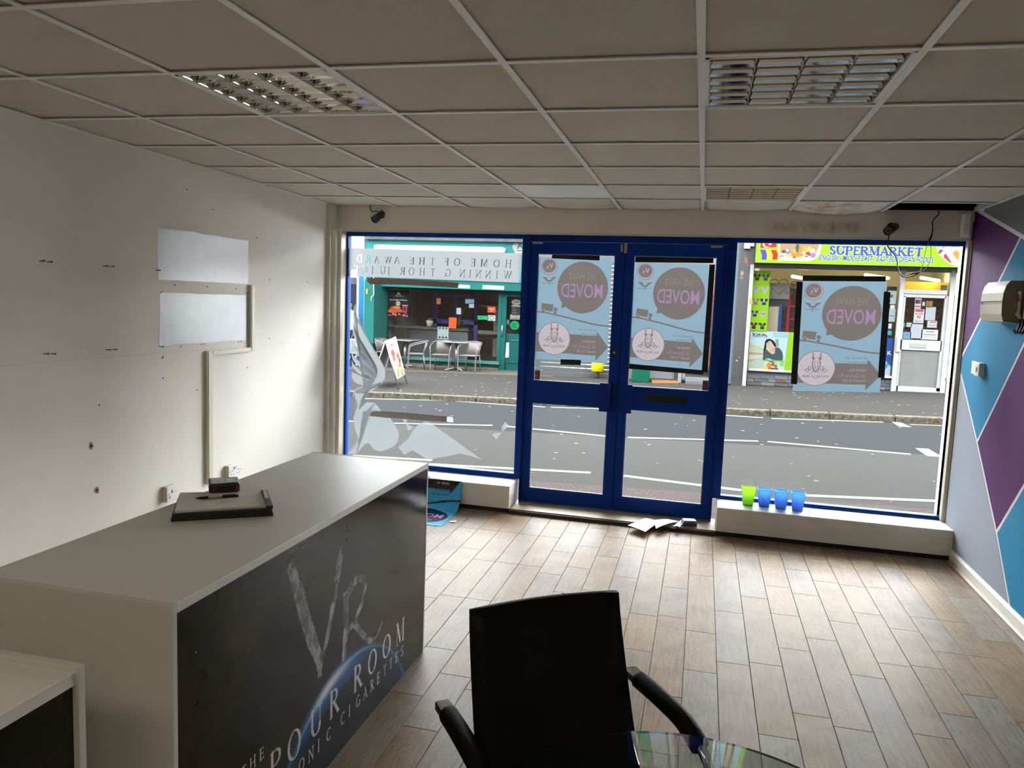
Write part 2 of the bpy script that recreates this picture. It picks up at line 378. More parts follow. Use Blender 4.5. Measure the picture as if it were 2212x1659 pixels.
def stain_mat(name, c, stain, z0, z1, x0, x1, amount=1.):
    """paint with a brown water stain that has its own ragged outline"""
    m, nt, b = nodes(name); tc = nt.nodes.new('ShaderNodeTexCoord'); sp = nt.nodes.new('ShaderNodeSeparateXYZ'); L(nt, tc.outputs['Object'], sp.inputs[0])
    def band(sock, a0, a1, soft):
        f = nt.nodes.new('ShaderNodeMapRange'); f.interpolation_type = 'SMOOTHSTEP'; f.inputs[1].default_value = a0-soft; f.inputs[2].default_value = a0+soft; L(nt, sock, f.inputs[0])
        g = nt.nodes.new('ShaderNodeMapRange'); g.interpolation_type = 'SMOOTHSTEP'; g.inputs[1].default_value = a1-soft; g.inputs[2].default_value = a1+soft; g.inputs[3].default_value = 1; g.inputs[4].default_value = 0; L(nt, sock, g.inputs[0])
        k = nt.nodes.new('ShaderNodeMath'); k.operation = 'MULTIPLY'; L(nt, f.outputs[0], k.inputs[0]); L(nt, g.outputs[0], k.inputs[1]); return k.outputs[0]
    mp = nt.nodes.new('ShaderNodeMapping'); mp.inputs['Scale'].default_value = (14, 14, 5); L(nt, tc.outputs['Object'], mp.inputs[0])
    n = nt.nodes.new('ShaderNodeTexNoise'); n.inputs['Scale'].default_value = 1; n.inputs['Detail'].default_value = 8; L(nt, mp.outputs[0], n.inputs['Vector'])
    a = nt.nodes.new('ShaderNodeMath'); a.operation = 'MULTIPLY'; L(nt, band(sp.outputs['X'], x0, x1, .12), a.inputs[0]); L(nt, band(sp.outputs['Z'], z0, z1, .035), a.inputs[1])
    r = nt.nodes.new('ShaderNodeMapRange'); r.inputs[1].default_value = .36; r.inputs[2].default_value = .62; L(nt, n.outputs['Fac'], r.inputs[0])
    q = nt.nodes.new('ShaderNodeMath'); q.operation = 'MULTIPLY'; L(nt, a.outputs[0], q.inputs[0]); L(nt, r.outputs[0], q.inputs[1])
    q2 = nt.nodes.new('ShaderNodeMath'); q2.operation = 'MULTIPLY'; q2.inputs[1].default_value = amount; L(nt, q.outputs[0], q2.inputs[0])
    mx = nt.nodes.new('ShaderNodeMix'); mx.data_type = 'RGBA'; mx.inputs[6].default_value = (*lin(c), 1); mx.inputs[7].default_value = (*lin(stain), 1)
    L(nt, q2.outputs[0], mx.inputs[0]); L(nt, mx.outputs[2], b.inputs['Base Color']); b.inputs['Roughness'].default_value = .7; return m
m_fascia = stain_mat('stained_fascia_paint', '#e8e1d4', '#8d7455', 2.19, 2.27, .45, 1.05, .75)
m_tile_st = stain_mat('stained_tile', '#efe9de', '#a07f58', 2.2, 2.6, .62, 1.0, .75)

# ---- floor: oak planks on a dark underlay
def oak(name, i):
    m, nt, b = nodes(name); tc = nt.nodes.new('ShaderNodeTexCoord'); oi = nt.nodes.new('ShaderNodeObjectInfo')
    ad = nt.nodes.new('ShaderNodeVectorMath'); ad.operation = 'MULTIPLY_ADD'
    L(nt, oi.outputs['Random'], ad.inputs[0]); ad.inputs[1].default_value = (37, 53, 11); L(nt, tc.outputs['Object'], ad.inputs[2])
    mp = nt.nodes.new('ShaderNodeMapping'); mp.inputs['Scale'].default_value = (9, 1.5, 1); L(nt, ad.outputs[0], mp.inputs[0])
    n = nt.nodes.new('ShaderNodeTexNoise'); n.inputs['Scale'].default_value = 1; n.inputs['Detail'].default_value = 3; n.inputs['Distortion'].default_value = .8; L(nt, mp.outputs[0], n.inputs['Vector'])
    w = nt.nodes.new('ShaderNodeMath'); w.operation = 'MULTIPLY'; w.inputs[1].default_value = 26; L(nt, n.outputs['Fac'], w.inputs[0])
    fr = nt.nodes.new('ShaderNodeMath'); fr.operation = 'PINGPONG'; fr.inputs[1].default_value = 1; L(nt, w.outputs[0], fr.inputs[0])
    r = nt.nodes.new('ShaderNodeValToRGB'); e = r.color_ramp.elements
    e[0].position = .0; e[0].color = (*lin('#665846'), 1); e[1].position = .5; e[1].color = (*lin('#84725c'), 1); L(nt, fr.outputs[0], r.inputs[0])
    n2 = nt.nodes.new('ShaderNodeTexNoise'); n2.inputs['Scale'].default_value = 5; n2.inputs['Detail'].default_value = 6; L(nt, ad.outputs[0], n2.inputs['Vector'])
    mp3 = nt.nodes.new('ShaderNodeMapping'); mp3.inputs['Scale'].default_value = (90, 6, 1); L(nt, ad.outputs[0], mp3.inputs[0])
    n3 = nt.nodes.new('ShaderNodeTexNoise'); n3.inputs['Scale'].default_value = 1; n3.inputs['Detail'].default_value = 5; L(nt, mp3.outputs[0], n3.inputs['Vector'])
    g = nt.nodes.new('ShaderNodeValToRGB'); g.color_ramp.elements[0].position = .0; g.color_ramp.elements[0].color = (*lin('#957c5e'), 1)
    g.color_ramp.elements[1].position = 1; g.color_ramp.elements[1].color = (*lin('#a29b93'), 1)
    c2 = g.color_ramp.elements.new(.35); c2.color = (*lin('#a58c68'), 1); c3 = g.color_ramp.elements.new(.7); c3.color = (*lin('#91887f'), 1)
    L(nt, oi.outputs['Random'], g.inputs[0])
    m1 = nt.nodes.new('ShaderNodeMix'); m1.data_type = 'RGBA'; m1.blend_type = 'MIX'; m1.inputs[0].default_value = .5; L(nt, r.outputs[0], m1.inputs[6]); L(nt, g.outputs[0], m1.inputs[7])
    m2 = nt.nodes.new('ShaderNodeMix'); m2.data_type = 'RGBA'; m2.blend_type = 'MULTIPLY'; m2.inputs[0].default_value = .55
    r2 = nt.nodes.new('ShaderNodeValToRGB'); r2.color_ramp.elements[0].position = .3; r2.color_ramp.elements[0].color = (.55, .5, .45, 1); r2.color_ramp.elements[1].position = .6; r2.color_ramp.elements[1].color = (1, 1, 1, 1)
    L(nt, n2.outputs['Fac'], r2.inputs[0]); L(nt, m1.outputs[2], m2.inputs[6]); L(nt, r2.outputs[0], m2.inputs[7])
    m3 = nt.nodes.new('ShaderNodeMix'); m3.data_type = 'RGBA'; m3.blend_type = 'MULTIPLY'; m3.inputs[0].default_value = .45
    r3 = nt.nodes.new('ShaderNodeValToRGB'); r3.color_ramp.elements[0].position = .35; r3.color_ramp.elements[0].color = (.6, .56, .5, 1); r3.color_ramp.elements[1].position = .6; r3.color_ramp.elements[1].color = (1, 1, 1, 1)
    L(nt, n3.outputs['Fac'], r3.inputs[0]); L(nt, m2.outputs[2], m3.inputs[6]); L(nt, r3.outputs[0], m3.inputs[7])
    L(nt, m3.outputs[2], b.inputs['Base Color']); b.inputs['Roughness'].default_value = .46; b.inputs['Specular IOR Level'].default_value = .13
    bp = nt.nodes.new('ShaderNodeBump'); bp.inputs['Strength'].default_value = .12; bp.inputs['Distance'].default_value = .004; L(nt, n3.outputs['Fac'], bp.inputs['Height']); L(nt, bp.outputs[0], b.inputs['Normal'])
    return m
m_oak = oak('weathered_oak', 0)
floor = struct(box('floor', mat('dark_underlay', '#1c1612', .9), None, XL-.1, XR+.1, YB-.1, 6.02, -.2, -.006))
PW = .148; rest = MB(); plank_mesh = {}
def plank(x0, y0, y1):
    ln = round(y1-y0, 3); key = (ln,)
    if key not in plank_mesh:
        mb = MB(); g = .0011; b = .0012
        a, c, d, e = -PW/2+g, PW/2-g, -ln/2+g, ln/2-g
        mb.add([(a, d, -.006), (c, d, -.006), (c, e, -.006), (a, e, -.006), (a, d, -b), (c, d, -b), (c, e, -b), (a, e, -b), (a+b, d+b, 0), (c-b, d+b, 0), (c-b, e-b, 0), (a+b, e-b, 0)],
               [(0, 1, 5, 4), (1, 2, 6, 5), (2, 3, 7, 6), (3, 0, 4, 7), (4, 5, 9, 8), (5, 6, 10, 9), (6, 7, 11, 10), (7, 4, 8, 11), (8, 9, 10, 11)])
        o = mb.build('plank', m_oak, floor); plank_mesh[key] = o.data
    else:
        o = bpy.data.objects.new('plank', plank_mesh[key]); col.objects.link(o); o.parent = floor
    o.location = (x0+PW/2, (y0+y1)/2, 0)
i0 = math.floor((XL-.455)/PW); i1 = math.ceil((XR-.455)/PW); nplank = 0
for i in range(i0, i1):
    x = .455+i*PW; y = 5.70 - random.choice([.18, .35, .5])
    ye = 5.70
    while ye > YB:
        y = max(YB, y)
        # what the photograph shows of the floor: right of the counters, out to the front wall
        seen = x > -1.75 and ye > 1.2 and x < XR and (ye > 3.2 or x > -1.35)
        if seen and nplank < 300: plank(x, y, ye); nplank += 1
        else: rest.box(x+.001, x+PW-.001, y+.001, ye-.001, -.006, 0)
        ye = y; y = round(ye - random.choice([.44, .44, .63, .63, .86]), 3)
tag(rest.build('plank', m_oak, floor), kind='stuff')

# ---- ceiling: deck above, suspended tiles below
ceiling = struct(box('ceiling', m_fibre, None, XL-.1, XR+.1, YB-.1, 6.04, 2.62, 2.75))
GX = [XL]+[-.053+.6*i for i in range(-4, 3)]+[XR]
GY = [YB]+[2.417+.6*j for j in range(-8, 6)]
def tile(x0, x1, y0, y1, m, sag=0.):
    mb = MB(lambda p: ceil_tf((p[0], p[1], p[2])))
    n = 8 if sag else 1; vs = []; fs = []
    if not sag: mb.box(x0+.004, x1-.004, y0+.004, y1-.004, .008, .022)
    else:
        for z in (.008, .022):
            for j in range(n+1):
                for i in range(n+1):
                    u, v = i/n, j/n; s = -sag*(math.sin(math.pi*u)**.7)*v
                    vs.append((x0+.003+(x1-x0-.006)*u, y0+.003+(y1-y0-.006)*v, z+s))
        k = (n+1)**2
        for j in range(n):
            for i in range(n):
                a = j*(n+1)+i; fs += [(a, a+n+1, a+n+2, a+1), (k+a, k+a+1, k+a+n+2, k+a+n+1)]
        for i in range(n):
            fs += [(i, i+1, k+i+1, k+i), (n*(n+1)+i, k+n*(n+1)+i, k+n*(n+1)+i+1, n*(n+1)+i+1), (i*(n+1), k+i*(n+1), k+(i+1)*(n+1), (i+1)*(n+1)), (i*(n+1)+n, (i+1)*(n+1)+n, k+(i+1)*(n+1)+n, k+i*(n+1)+n)]
        mb.add(vs, fs, True)
    return mb.build('ceiling_tile', m, ceiling)
FILL_LAMP = 9.0  # emission strength of the added fill lamps
fill_spots = [(-2.453, -.583), (-1.253, -.583), (-.053, -.583), (.547, -1.783)]
fit_spots = [(-1.853, 2.417), (-.053, 2.417), (-.053, 4.817)]
for a in range(len(GX)-1):
    for b in range(len(GY)):
        x0, x1, y0 = GX[a], GX[a+1], GY[b]; last = b == len(GY)-1
        y1 = GY[b+1] if not last else cut_front(5.90, x1)-.002
        if any(abs(x0-p)+abs(y0-q) < .05 for p, q in fit_spots+fill_spots): continue
        if last and x0 > 1.1: continue                                   # the tile that has come out
        if last and .4 < x0 < .7: tile(x0, x1, y0, y1, m_tile_st, .035); continue
        if abs(x0+1.253) < .05 and abs(y0-4.817) < .05: tile(x0, x1, y0, y1, m_tile_new); continue
        tile(x0, x1, y0, y1, m_tile, .012 if last and x0 > -2 else 0.)
def rail(x0, x1, y0, y1):
    mb = MB(ceil_tf); mb.box(x0, x1, y0, y1, -.001, .002)
    cx, cy = (x0+x1)/2, (y0+y1)/2
    if x1-x0 > y1-y0: mb.box(x0, x1, cy-.001, cy+.001, .002, .035)
    else: mb.box(cx-.001, cx+.001, y0, y1, .002, .035)
    mb.build('ceiling_rail', m_rail, ceiling)
for x in GX[1:-1]: rail(x-.012, x+.012, YB, 5.9-KF*x)
for y in GY[1:]:
    for a in range(len(GX)-1): rail(GX[a]+(.012 if a else 0), GX[a+1]-(.012 if a < len(GX)-2 else 0), y-.012, y+.012)
rail(XL, XL+.02, YB, 5.9); rail(XR-.02, XR, YB, 5.85)
# roof void seen through the missing tile; dark boards added to darken the hole
mb = MB(front); mb.box(1.0, XR, 5.868, 5.898, 2.352, 2.62); mb.build('void_darkener', m_fibre, ceiling)
mb = MB(); mb.box(1.0, 1.13, 5.4, 5.87, 2.40, 2.62); mb.build('void_darkener', m_fibre, ceiling); mb = MB(); mb.box(XR-.02, XR-.001, 5.4, 5.87, 2.39, 2.62); mb.build('void_darkener', m_fibre, ceiling)
box('joist', m_fibre, ceiling, 1.0, XR, 5.55, 5.62, 2.45, 2.62)
mb = MB(); mb.cyl((1.60, 5.38, 2.47), (1.60, 5.86, 2.44), .03, 14); mb.build('duct', mat('grey_duct', '#b9b6ae', .5), ceiling)

# ---- recessed louvre light fittings (switched off)
def fitting(x, y, label):
    x0, x1, y0, y1 = x+.012, x+.588, y+.012, y+.588; zz = zc(x+.3, y+.3)
    t = thing('ceiling_light', label, 'light', ((x0+x1)/2, (y0+y1)/2, zz), group='louvred ceiling lights')
    c = ((x0+x1)/2, (y0+y1)/2, zz); W = .576
    def bld(mb, n, m, p): return mb.build(n, m, p)
    mb = MB(); h = W/2
    for s in (-1, 1):
        mb.box(-h, h, s*h, s*(h-.012), 0, .012); mb.box(s*h, s*(h-.012), -h, h, 0, .012)
    bld(mb, 'frame', m_rail, t)
    mb = MB(); mb.box(-h, h, -h, h, .09, .095)
    for s in (-1, 1): mb.box(-h, h, s*h, s*(h-.003), .012, .09); mb.box(s*h, s*(h-.003), -h, h, .012, .09)
    bld(mb, 'housing', mat('white_tray_'+str(round(x*10+y)), '#8c8c8a', .5), t)
    hi = h-.012; cw = 2*hi/4
    for k in range(4):
        cx = -hi+cw*(k+.5); mb = MB(); mb.cyl((cx, -hi+.02, .072), (cx, hi-.02, .072), .013, 12); bld(mb, 'tube', m_tube, t)
        # curved side reflectors of this lane
        mb = MB()
        for s in (-1, 1):
            prof = [(cx+s*(cw/2-.001-.028*math.sin(q*math.pi/2)**2*.9), .002+.055*q) for q in [i/5 for i in range(6)]]
            vs = [(px, yy, pz) for px, pz in prof for yy in (-hi, hi)]
            mb.add(vs, [(2*i, 2*i+1, 2*i+3, 2*i+2) for i in range(5)], True)
        bld(mb, 'reflector', m_mirror, t)
        # six cross blades
        for r in range(0, 7):
            cy = -hi+2*hi*r/6; mb = MB(); w0 = cw/2-.002
            vs = []; fs = []
            for q in range(6):
                z = .002+.045*q/5; th = .0012+.016*(q/5)**1.6; ww = w0-.026*math.sin(q/5*math.pi/2)**2*.9
                vs += [(cx-ww, cy-th, z), (cx+ww, cy-th, z), (cx-ww, cy+th, z), (cx+ww, cy+th, z)]
            for q in range(5):
                a = q*4; fs += [(a, a+1, a+5, a+4), (a+2, a+6, a+7, a+3)]
            fs += [(0, 2, 3, 1), (20, 21, 23, 22)]
            mb.add(vs, fs, False); bld(mb, 'blade', m_mirror, t)
    return t
fitting(*fit_spots[0], 'square louvred mirror ceiling light over the counter side, nearest to the left wall')
fitting(*fit_spots[1], 'square louvred mirror ceiling light at the upper right, the largest in view')
# unseen lamps added behind the viewer to brighten the room
def fill_lamp(x, y, label):
    zz = zc(x+.3, y+.3); t = thing('added_fill_lamp', label, 'light', (x+.3, y+.3, zz), group='added fill lamps behind the viewer'); h = .288
    mb = MB()
    for s in (-1, 1): mb.box(-h, h, s*h, s*(h-.010), 0, .095); mb.box(s*h, s*(h-.010), -h, h, 0, .095)
    mb.build('baffle', mat('black_baffle', '#1a1a1a', .8, spec=.1), t); mb = MB(); mb.box(-h+.01, h-.01, -h+.01, h-.01, .088, .095); mb.build('diffuser', mat('fill_diffuser', '#ffffff', .5, emit='#fff0dc', estr=FILL_LAMP), t)
for i, (x, y) in enumerate(fill_spots): fill_lamp(x, y, ['added fill lamp at the rear left, behind the viewer', 'added fill lamp at the rear middle left, behind the viewer', 'added fill lamp at the rear middle right, behind the viewer', 'added fill lamp at the rear right, behind the viewer'][i])
fitting(*fit_spots[2], 'small-looking far louvred ceiling light just in front of the shop doors')

# ---- walls
wl = struct(box('wall_left', m_wall, None, XL-.15, XL, YB-.1, 6.1, -.2, 2.8))
struct(box('wall_back', m_wall, None, XL, XR, YB-.15, YB, -.2, 2.8))
wr = struct(box('wall_right', mat('white_line_paint', '#d9d8d4', .55), None, XR, XR+.15, YB-.1, 6.1, -.2, 2.8))
wf = struct(box('wall_front', m_fascia, None, XL, XR, 5.90, 6.02, 2.165, 3.6, tf=front))
mb = MB(front); mb.box(XL, XR, 5.905, 6.0, 2.150, 2.165); mb.build('bead', m_cream, wf)
# painted mural shapes on the right wall (Y, Z outlines; white lines stay between them)
MV = {'V1': (5.684, 2.309), 'V2': (5.009, 2.107), 'V3': (5.885, 1.321), 'V4': (5.375, .86), 'V5': (4.911, .408), 'V6': (4.598, .057)}
def ext(a, b, y): t = (y-a[0])/(b[0]-a[0]); return (y, a[1]+(b[1]-a[1])*t)
YN = 2.6
VX = (4.43, 1.93); V5r = (3.9, 1.546)
def inset(P, d):
    """shrink a polygon by half the width of the white line"""
    n = len(P); ar = sum(P[i][0]*P[(i+1) % n][1]-P[(i+1) % n][0]*P[i][1] for i in range(n)); sg = 1 if ar > 0 else -1; out = []
    for i in range(n):
        p0, p, p1 = Vector(P[i-1]), Vector(P[i]), Vector(P[(i+1) % n]); e0 = (p-p0).normalized(); e1 = (p1-p).normalized()
        n0 = Vector((-e0.y, e0.x))*sg; n1 = Vector((-e1.y, e1.x))*sg; k = max(.25, 1+n0.dot(n1)); out.append(tuple(p+(n0+n1)*(d/k)))
    return out
v = MV; top = lambda y: (y, 2.345)
m_purple = wall_paint('purple_paint', '#592c62', .1); m_teal = wall_paint('blue_paint', '#2c84ad', .1); m_grey = wall_paint('grey_paint', '#9aa0aa', .08); m_grey2 = wall_paint('dark_grey_paint', '#6f7073', .08)
for P, m in (([(5.97, 2.40), v['V1'], v['V2'], v['V3'], (5.97, 1.46)], m_purple),
             ([v['V2'], VX, v['V4'], v['V3']], m_teal),
             ([(5.68, 2.40), v['V1'], v['V2'], VX, V5r, (YN, .9), (YN, 2.40)], m_grey2),
             ([v['V3'], v['V4'], v['V5'], v['V6'], (4.53, -.02), (5.97, -.02), (5.97, 1.25)], m_grey),
             ([v['V4'], VX, V5r, v['V5']], m_purple),
             ([v['V5'], V5r, (YN, .9), (YN, -.02), (4.53, -.02), v['V6']], m_teal)):
    mb = MB(); mb.prism(inset(P, .0125), 'x', XR, XR-.0012); mb.build('painted_shape', m, wr)
# skirting
mb = MB(); mb.prism([(XR, 0), (XR, .085), (XR-.008, .085), (XR-.018, .07), (XR-.018, 0)], 'y', YB, 5.62)
bs = struct(mb.build('baseboard_right', mat('white_gloss', '#e6e1d6', .3), None))
mb = MB(); mb.prism([(XR-.018, 0), (XR-.018, .022), (XR-.026, .02), (XR-.036, .012), (XR-.038, 0)], 'y', YB, 5.60); mb.build('quarter_bead', mat('oak_bead', '#8d7258', .4, var=.4, scale=9, stretch=(1, .2, 1)), bs)
struct(box('baseboard_left', mat('white_gloss_left', '#dfd9ce', .35), None, XL, XL+.018, YB, 5.62, 0, .09))

# ---- shop front plinths, threshold, reveals
def plinth(name, x0, x1):
    p = struct(box(name, m_mdf, None, x0, x1, 5.66, 5.93, .035, .198, tf=front))
    box('sill_board', mat(name+'_sill', '#f7f5ee', .4, var=.08, scale=4), p, x0, x1+(.004 if x1 < 0 else 0), 5.655, 5.93, .198, .212, tf=front, b=.003)
    box('toe_strip', m_dark, p, x0, x1, 5.675, 5.92, 0, .035, tf=front)
    return p
plinth('trim_1', XL, -1.368); plinth('trim_2', .182, XR)
th = struct(box('trim_3', mat('oak_threshold', '#9c8a72', .45, var=.3, scale=7, stretch=(.2, 1, 1)), None, -1.366, .180, 5.672, 5.99, .0, .034, tf=front))
box('nosing', mat('dark_nosing', '#3a2620', .5), th, -1.366, .180, 5.655, 5.672, .0, .026, tf=front)
mb = MB(front); mb.box(-1.345, .146, 5.90, 5.99, .034, .038); mb.build('sill_bar', mat('dull_aluminium', '#8f8d86', .4, metal=.8), th)
tr = struct(box('trim_4', m_cream, None, XL, -2.965, 5.80, 5.92, 0, 2.36))
box('cover_strip', m_wall, tr, -2.965, -2.935, 5.84, 5.93, .212, 2.15); box('bead', m_trunk, tr, -2.935, -2.905, 5.88, 5.98, .212, 2.15)
tr = struct(box('trim_5', m_cream, None, XR-.022, XR, 5.85, 5.96, .212, 2.15)); box('bead', mat('weathered_bead', '#8a8272', .6, var=.4, scale=12), tr, XR-.008, XR, 5.825, 5.85, .212, 2.15)

# ---- windows and doors
FY0, FY1 = 5.93, 5.99; GYP = 5.955
def window(name, x0, x1, z0, z1, gx0, gx1, gz0, gz1):
    mb = MB(front)
    mb.box(x0, gx0, FY0, FY1, z0, z1); mb.box(gx1, x1, FY0, FY1, z0, z1); mb.box(gx0, gx1, FY0, FY1, gz1, z1); mb.box(gx0, gx1, FY0, FY1, z0, gz0)
    w = struct(mb.build(name, m_blue, None))
    mb = MB(front); mb.prism([(FY0-.012, z0), (FY0-.012, z0+.012), (FY0, gz0-.012), (FY0, z0)], 'x', gx0, gx1); mb.build('glazing_bead', m_blue, w)
    mb = MB(front); mb.box(gx0, gx1, GYP, GYP+.004, gz0, gz1); mb.build('pane', m_glass, w); return w
window('window_1', -2.908, -1.348, .212, 2.15, -2.89, -1.402, .252, 2.118)
window('window_2', .148, 1.70, .212, 2.15, .208, 1.698, .236, 2.118)
mb = MB(front); mb.box(-1.348, .148, 5.935, 5.995, 2.100, 2.15)
for x in (-1.348, .146): mb.box(x-.002, x+.004, 5.90, 5.995, .03, 2.150)
hd = struct(mb.build('trim_6', m_blue2, None))
def door(name, x0, x1, gx0, gx1, handle_x0, handle_x1):
    g = .003; x0 += g; x1 -= g; z0, z1 = .040, 2.096; y0, y1 = 5.93, 5.975
    mb = MB(front); mb.box(x0, gx0, y0, y1, z0, z1); mb.box(gx1, x1, y0, y1, z0, z1)
    for a, b in ((z0, .148), (.838, 1.014), (2.006, z1)): mb.box(gx0, gx1, y0, y1, a, b)
    d = struct(mb.build(name, m_blue, None))
    for i, (a, b) in enumerate(((.148, .838), (1.014, 2.006))):
        mb = MB(front); mb.box(gx0, gx1, GYP, GYP+.004, a, b); mb.build('pane', m_glass, d)
        mb = MB(front)
        for u in ((gx0, gx0+.006, a, b), (gx1-.006, gx1, a, b), (gx0, gx1, a, a+.006), (gx0, gx1, b-.006, b)): mb.box(u[0], u[1], y0+.008, y0+.022, u[2], u[3])
        mb.build('glazing_bead', mat('pale_bead', '#7f93b8', .35), d)
    # boxed pull handle: plate standing off the door on a post
    mb = MB(front); mb.rbox(handle_x0, handle_x1, y0-.062, y0-.050, .815, 1.035, b=.002)
    e = handle_x1-.012 if handle_x0 < -.6 else handle_x0
    mb.box(e, e+.012, y0-.055, y0, .815, 1.035); mb.build('pull_handle', m_blue2, d)
    return d
d1 = door('door_1', -1.345, -.600, -1.275, -.676, -.735, -.650)
d2 = door('door_2', -.600, .146, -.533, .072, -.593, -.488)
mb = MB(front); mb.box(-.612, -.588, 5.976, 5.984, .04, 2.096); mb.build('gap_light_stop', m_blue2, d2)  # strip added behind the door gap to stop light leaking through
def plate(d, n, m, *q): return box(n, m, d, q[0], q[1], q[4], q[5], q[2], q[3], tf=front)
plate(d1, 'pivot_cover', m_steel, -1.322, -1.240, 2.080, 2.094, 5.924, 5.93); plate(d2, 'pivot_cover', m_steel, .022, .104, 2.076, 2.090, 5.924, 5.93)
plate(d1, 'bolt_plate', m_steel, -.636, -.622, 2.030, 2.090, 5.925, 5.93)
mb = MB(front); mb.rbox(-.612, -.586, 5.914, 5.93, 2.020, 2.096, b=.010, n=3); mb.build('flush_bolt', m_steel, d2)
mb = MB(front); mb.rbox(-.660, -.630, 5.924, 5.93, 1.228, 1.300, b=.003); mb.build('lock_plate', mat('dark_bronze', '#3c3a36', .35, metal=1), d1)
mb = MB(front); mb.cyl((-.645, 5.926, 1.268), (-.645, 5.918, 1.268), .009, 12); mb.build('lock_cylinder', m_steel, d1)
lb = plate(d2, 'letter_box', m_black, -.388, -.084, .908, .966, 5.921, 5.93); plate(lb, 'flap', mat('matt_black', '#050505', .6), -.378, -.094, .918, .956, 5.916, 5.921)
# security stickers in the lower corners of the upper panes
m_print = print_mat('gloss_print')
def sticker(x0, x1, z0, z1, label):
    p = Print(.04, .07, .0015, '#3a3630'); p.rect(0, .026, .04, .062, '#7a1420'); p.rect(.004, .006, .036, .010, '#8a8478'); p.rect(.004, .014, .036, .017, '#8a8478')
    p.rect(.005, .032, .030, .035, '#c8a0a0'); p.rect(.005, .042, .02, .045, '#c8a0a0'); p.rect(.005, .052, .033, .055, '#c8a0a0')
    o = p.build('alarm_sticker', lambda u, w: front((x0+(x1-x0)*u, GYP-.001, z1+(z0-z1)*w)), m_print)
    tag(o, label, 'sticker', 'alarm stickers on the door panes')
sticker(-1.266, -1.226, 1.022, 1.094, 'small dark red and grey sticker at the outer corner of the left door pane')
sticker(.026, .066, 1.022, 1.094, 'small dark red and grey sticker at the outer corner of the right door pane')
# ================================================================== FIXTURES ON THE WALLS
# left wall: filled patches, screws, plug holes (pieces of the wall)
m_fill = mat('bare_filler', '#dfe3e8', .3, var=.1, scale=7); m_fill2 = mat('bare_filler_grey', '#cfd6da', .3, var=.08, scale=9)
def patch(y0, y1, z0, z1, m, jit):
    n = 12; P = [(y0+(y1-y0)*i/n, z1+random.uniform(-jit, jit)) for i in range(n)]+[(y1, z1+(z0-z1)*i/4) for i in range(4)]+[(y1+(y0-y1)*i/n, z0+random.uniform(-jit, jit)) for i in range(n)]+[(y0+random.uniform(-jit, jit), z0+(z1-z0)*i/4) for i in range(4)]
    mb = MB(); mb.prism(P, 'x', XL, XL+.0012); mb.build('filler_patch', m, wl)
patch(3.795, 4.69, 1.678, 1.968, m_fill, .004); patch(3.806, 4.692, 1.300, 1.602, m_fill2, .004)
mb = MB(); mb.box(XL, XL+.0006, 2.0, 5.43, 1.2585, 1.2605); mb.build('board_joint', m_cream, wl)
m_screw = mat('screw_steel', '#4a4238', .4, metal=.8); m_hole = mat('hole_shadow', '#2a211d', .9); m_rawl = mat('red_wall_plug', '#7a3a34', .6)
for y, z in ((2.995, 1.733), (3.037, 1.731), (3.388, 1.730), (3.430, 1.730), (3.781, 1.727), (3.003, 1.301), (3.043, 1.299), (3.394, 1.300), (3.439, 1.299), (3.801, 1.297)):
    mb = MB(); mb.cyl((XL, y, z), (XL+.028, y, z+.001), .0022, 8); mb.cyl((XL+.026, y, z+.001), (XL+.030, y, z+.001), .005, 8, .003); mb.build('screw', m_screw, wl)
for y, z in ((4.056, 2.212), (4.304, 2.127), (4.793, 1.996), (3.94, 1.65), (4.246, 1.648), (4.554, 1.644), (3.816, 1.602), (3.83, 1.608), (4.683, 1.614), (4.69, 1.62), (3.824, 1.488), (4.184, 1.294), (4.21, 1.295), (4.581, 1.292), (4.61, 1.292), (3.827, 1.23), (3.835, 1.237), (3.832, 1.113), (4.139, 1.014), (3.343, 1.016), (4.684, 1.111), (4.959, 1.716), (4.96, 1.30), (5.53, 1.31), (5.5, 1.72), (3.99, 1.288)):
    mb = MB(); mb.cyl((XL, y, z), (XL+.0012, y, z), .0045, 8); mb.build('plug_hole', random.choice([m_hole, m_rawl, m_hole]), wl)
for y, z in ((3.281, .812), (3.313, .574)):
    mb = MB(); P = [(y+.016*math.cos(a)*random.uniform(.7, 1.2), z+.02*math.sin(a)*random.uniform(.7, 1.2)) for a in [i*math.pi/5 for i in range(10)]]
    mb.prism(P, 'x', XL, XL+.001); o = mb.build('chipped_plaster', mat('chipped_plaster', '#9a8478', .9), wl)
    mb = MB(); mb.cyl((XL, y, z), (XL+.004, y, z), .006, 8); mb.build('wall_plug', m_hole, o)
# trunking
t = thing('cable_trunking', 'stepped run of ivory cable trunking on the white left wall', 'trunking', (XL, 4.25, .4))
def trunk(y0, y1, z0, z1, n='trunking_length'):
    v = (z1-z0) > (y1-y0); mb = MB(); mb.box(XL, XL+.022, y0, y1, z0, z1)
    if v: mb.box(XL+.022, XL+.026, y0+.008, y1-.008, z0, z1)
    else: mb.box(XL+.022, XL+.026, y0, y1, z0+.005, z1-.005)
    o = mb.build(n, m_trunk, t, ); o.location -= Vector(t.location)
trunk(4.692, 4.742, 1.225, 1.672); trunk(4.268, 4.692, 1.223, 1.250); trunk(4.215, 4.268, .405, 1.250)
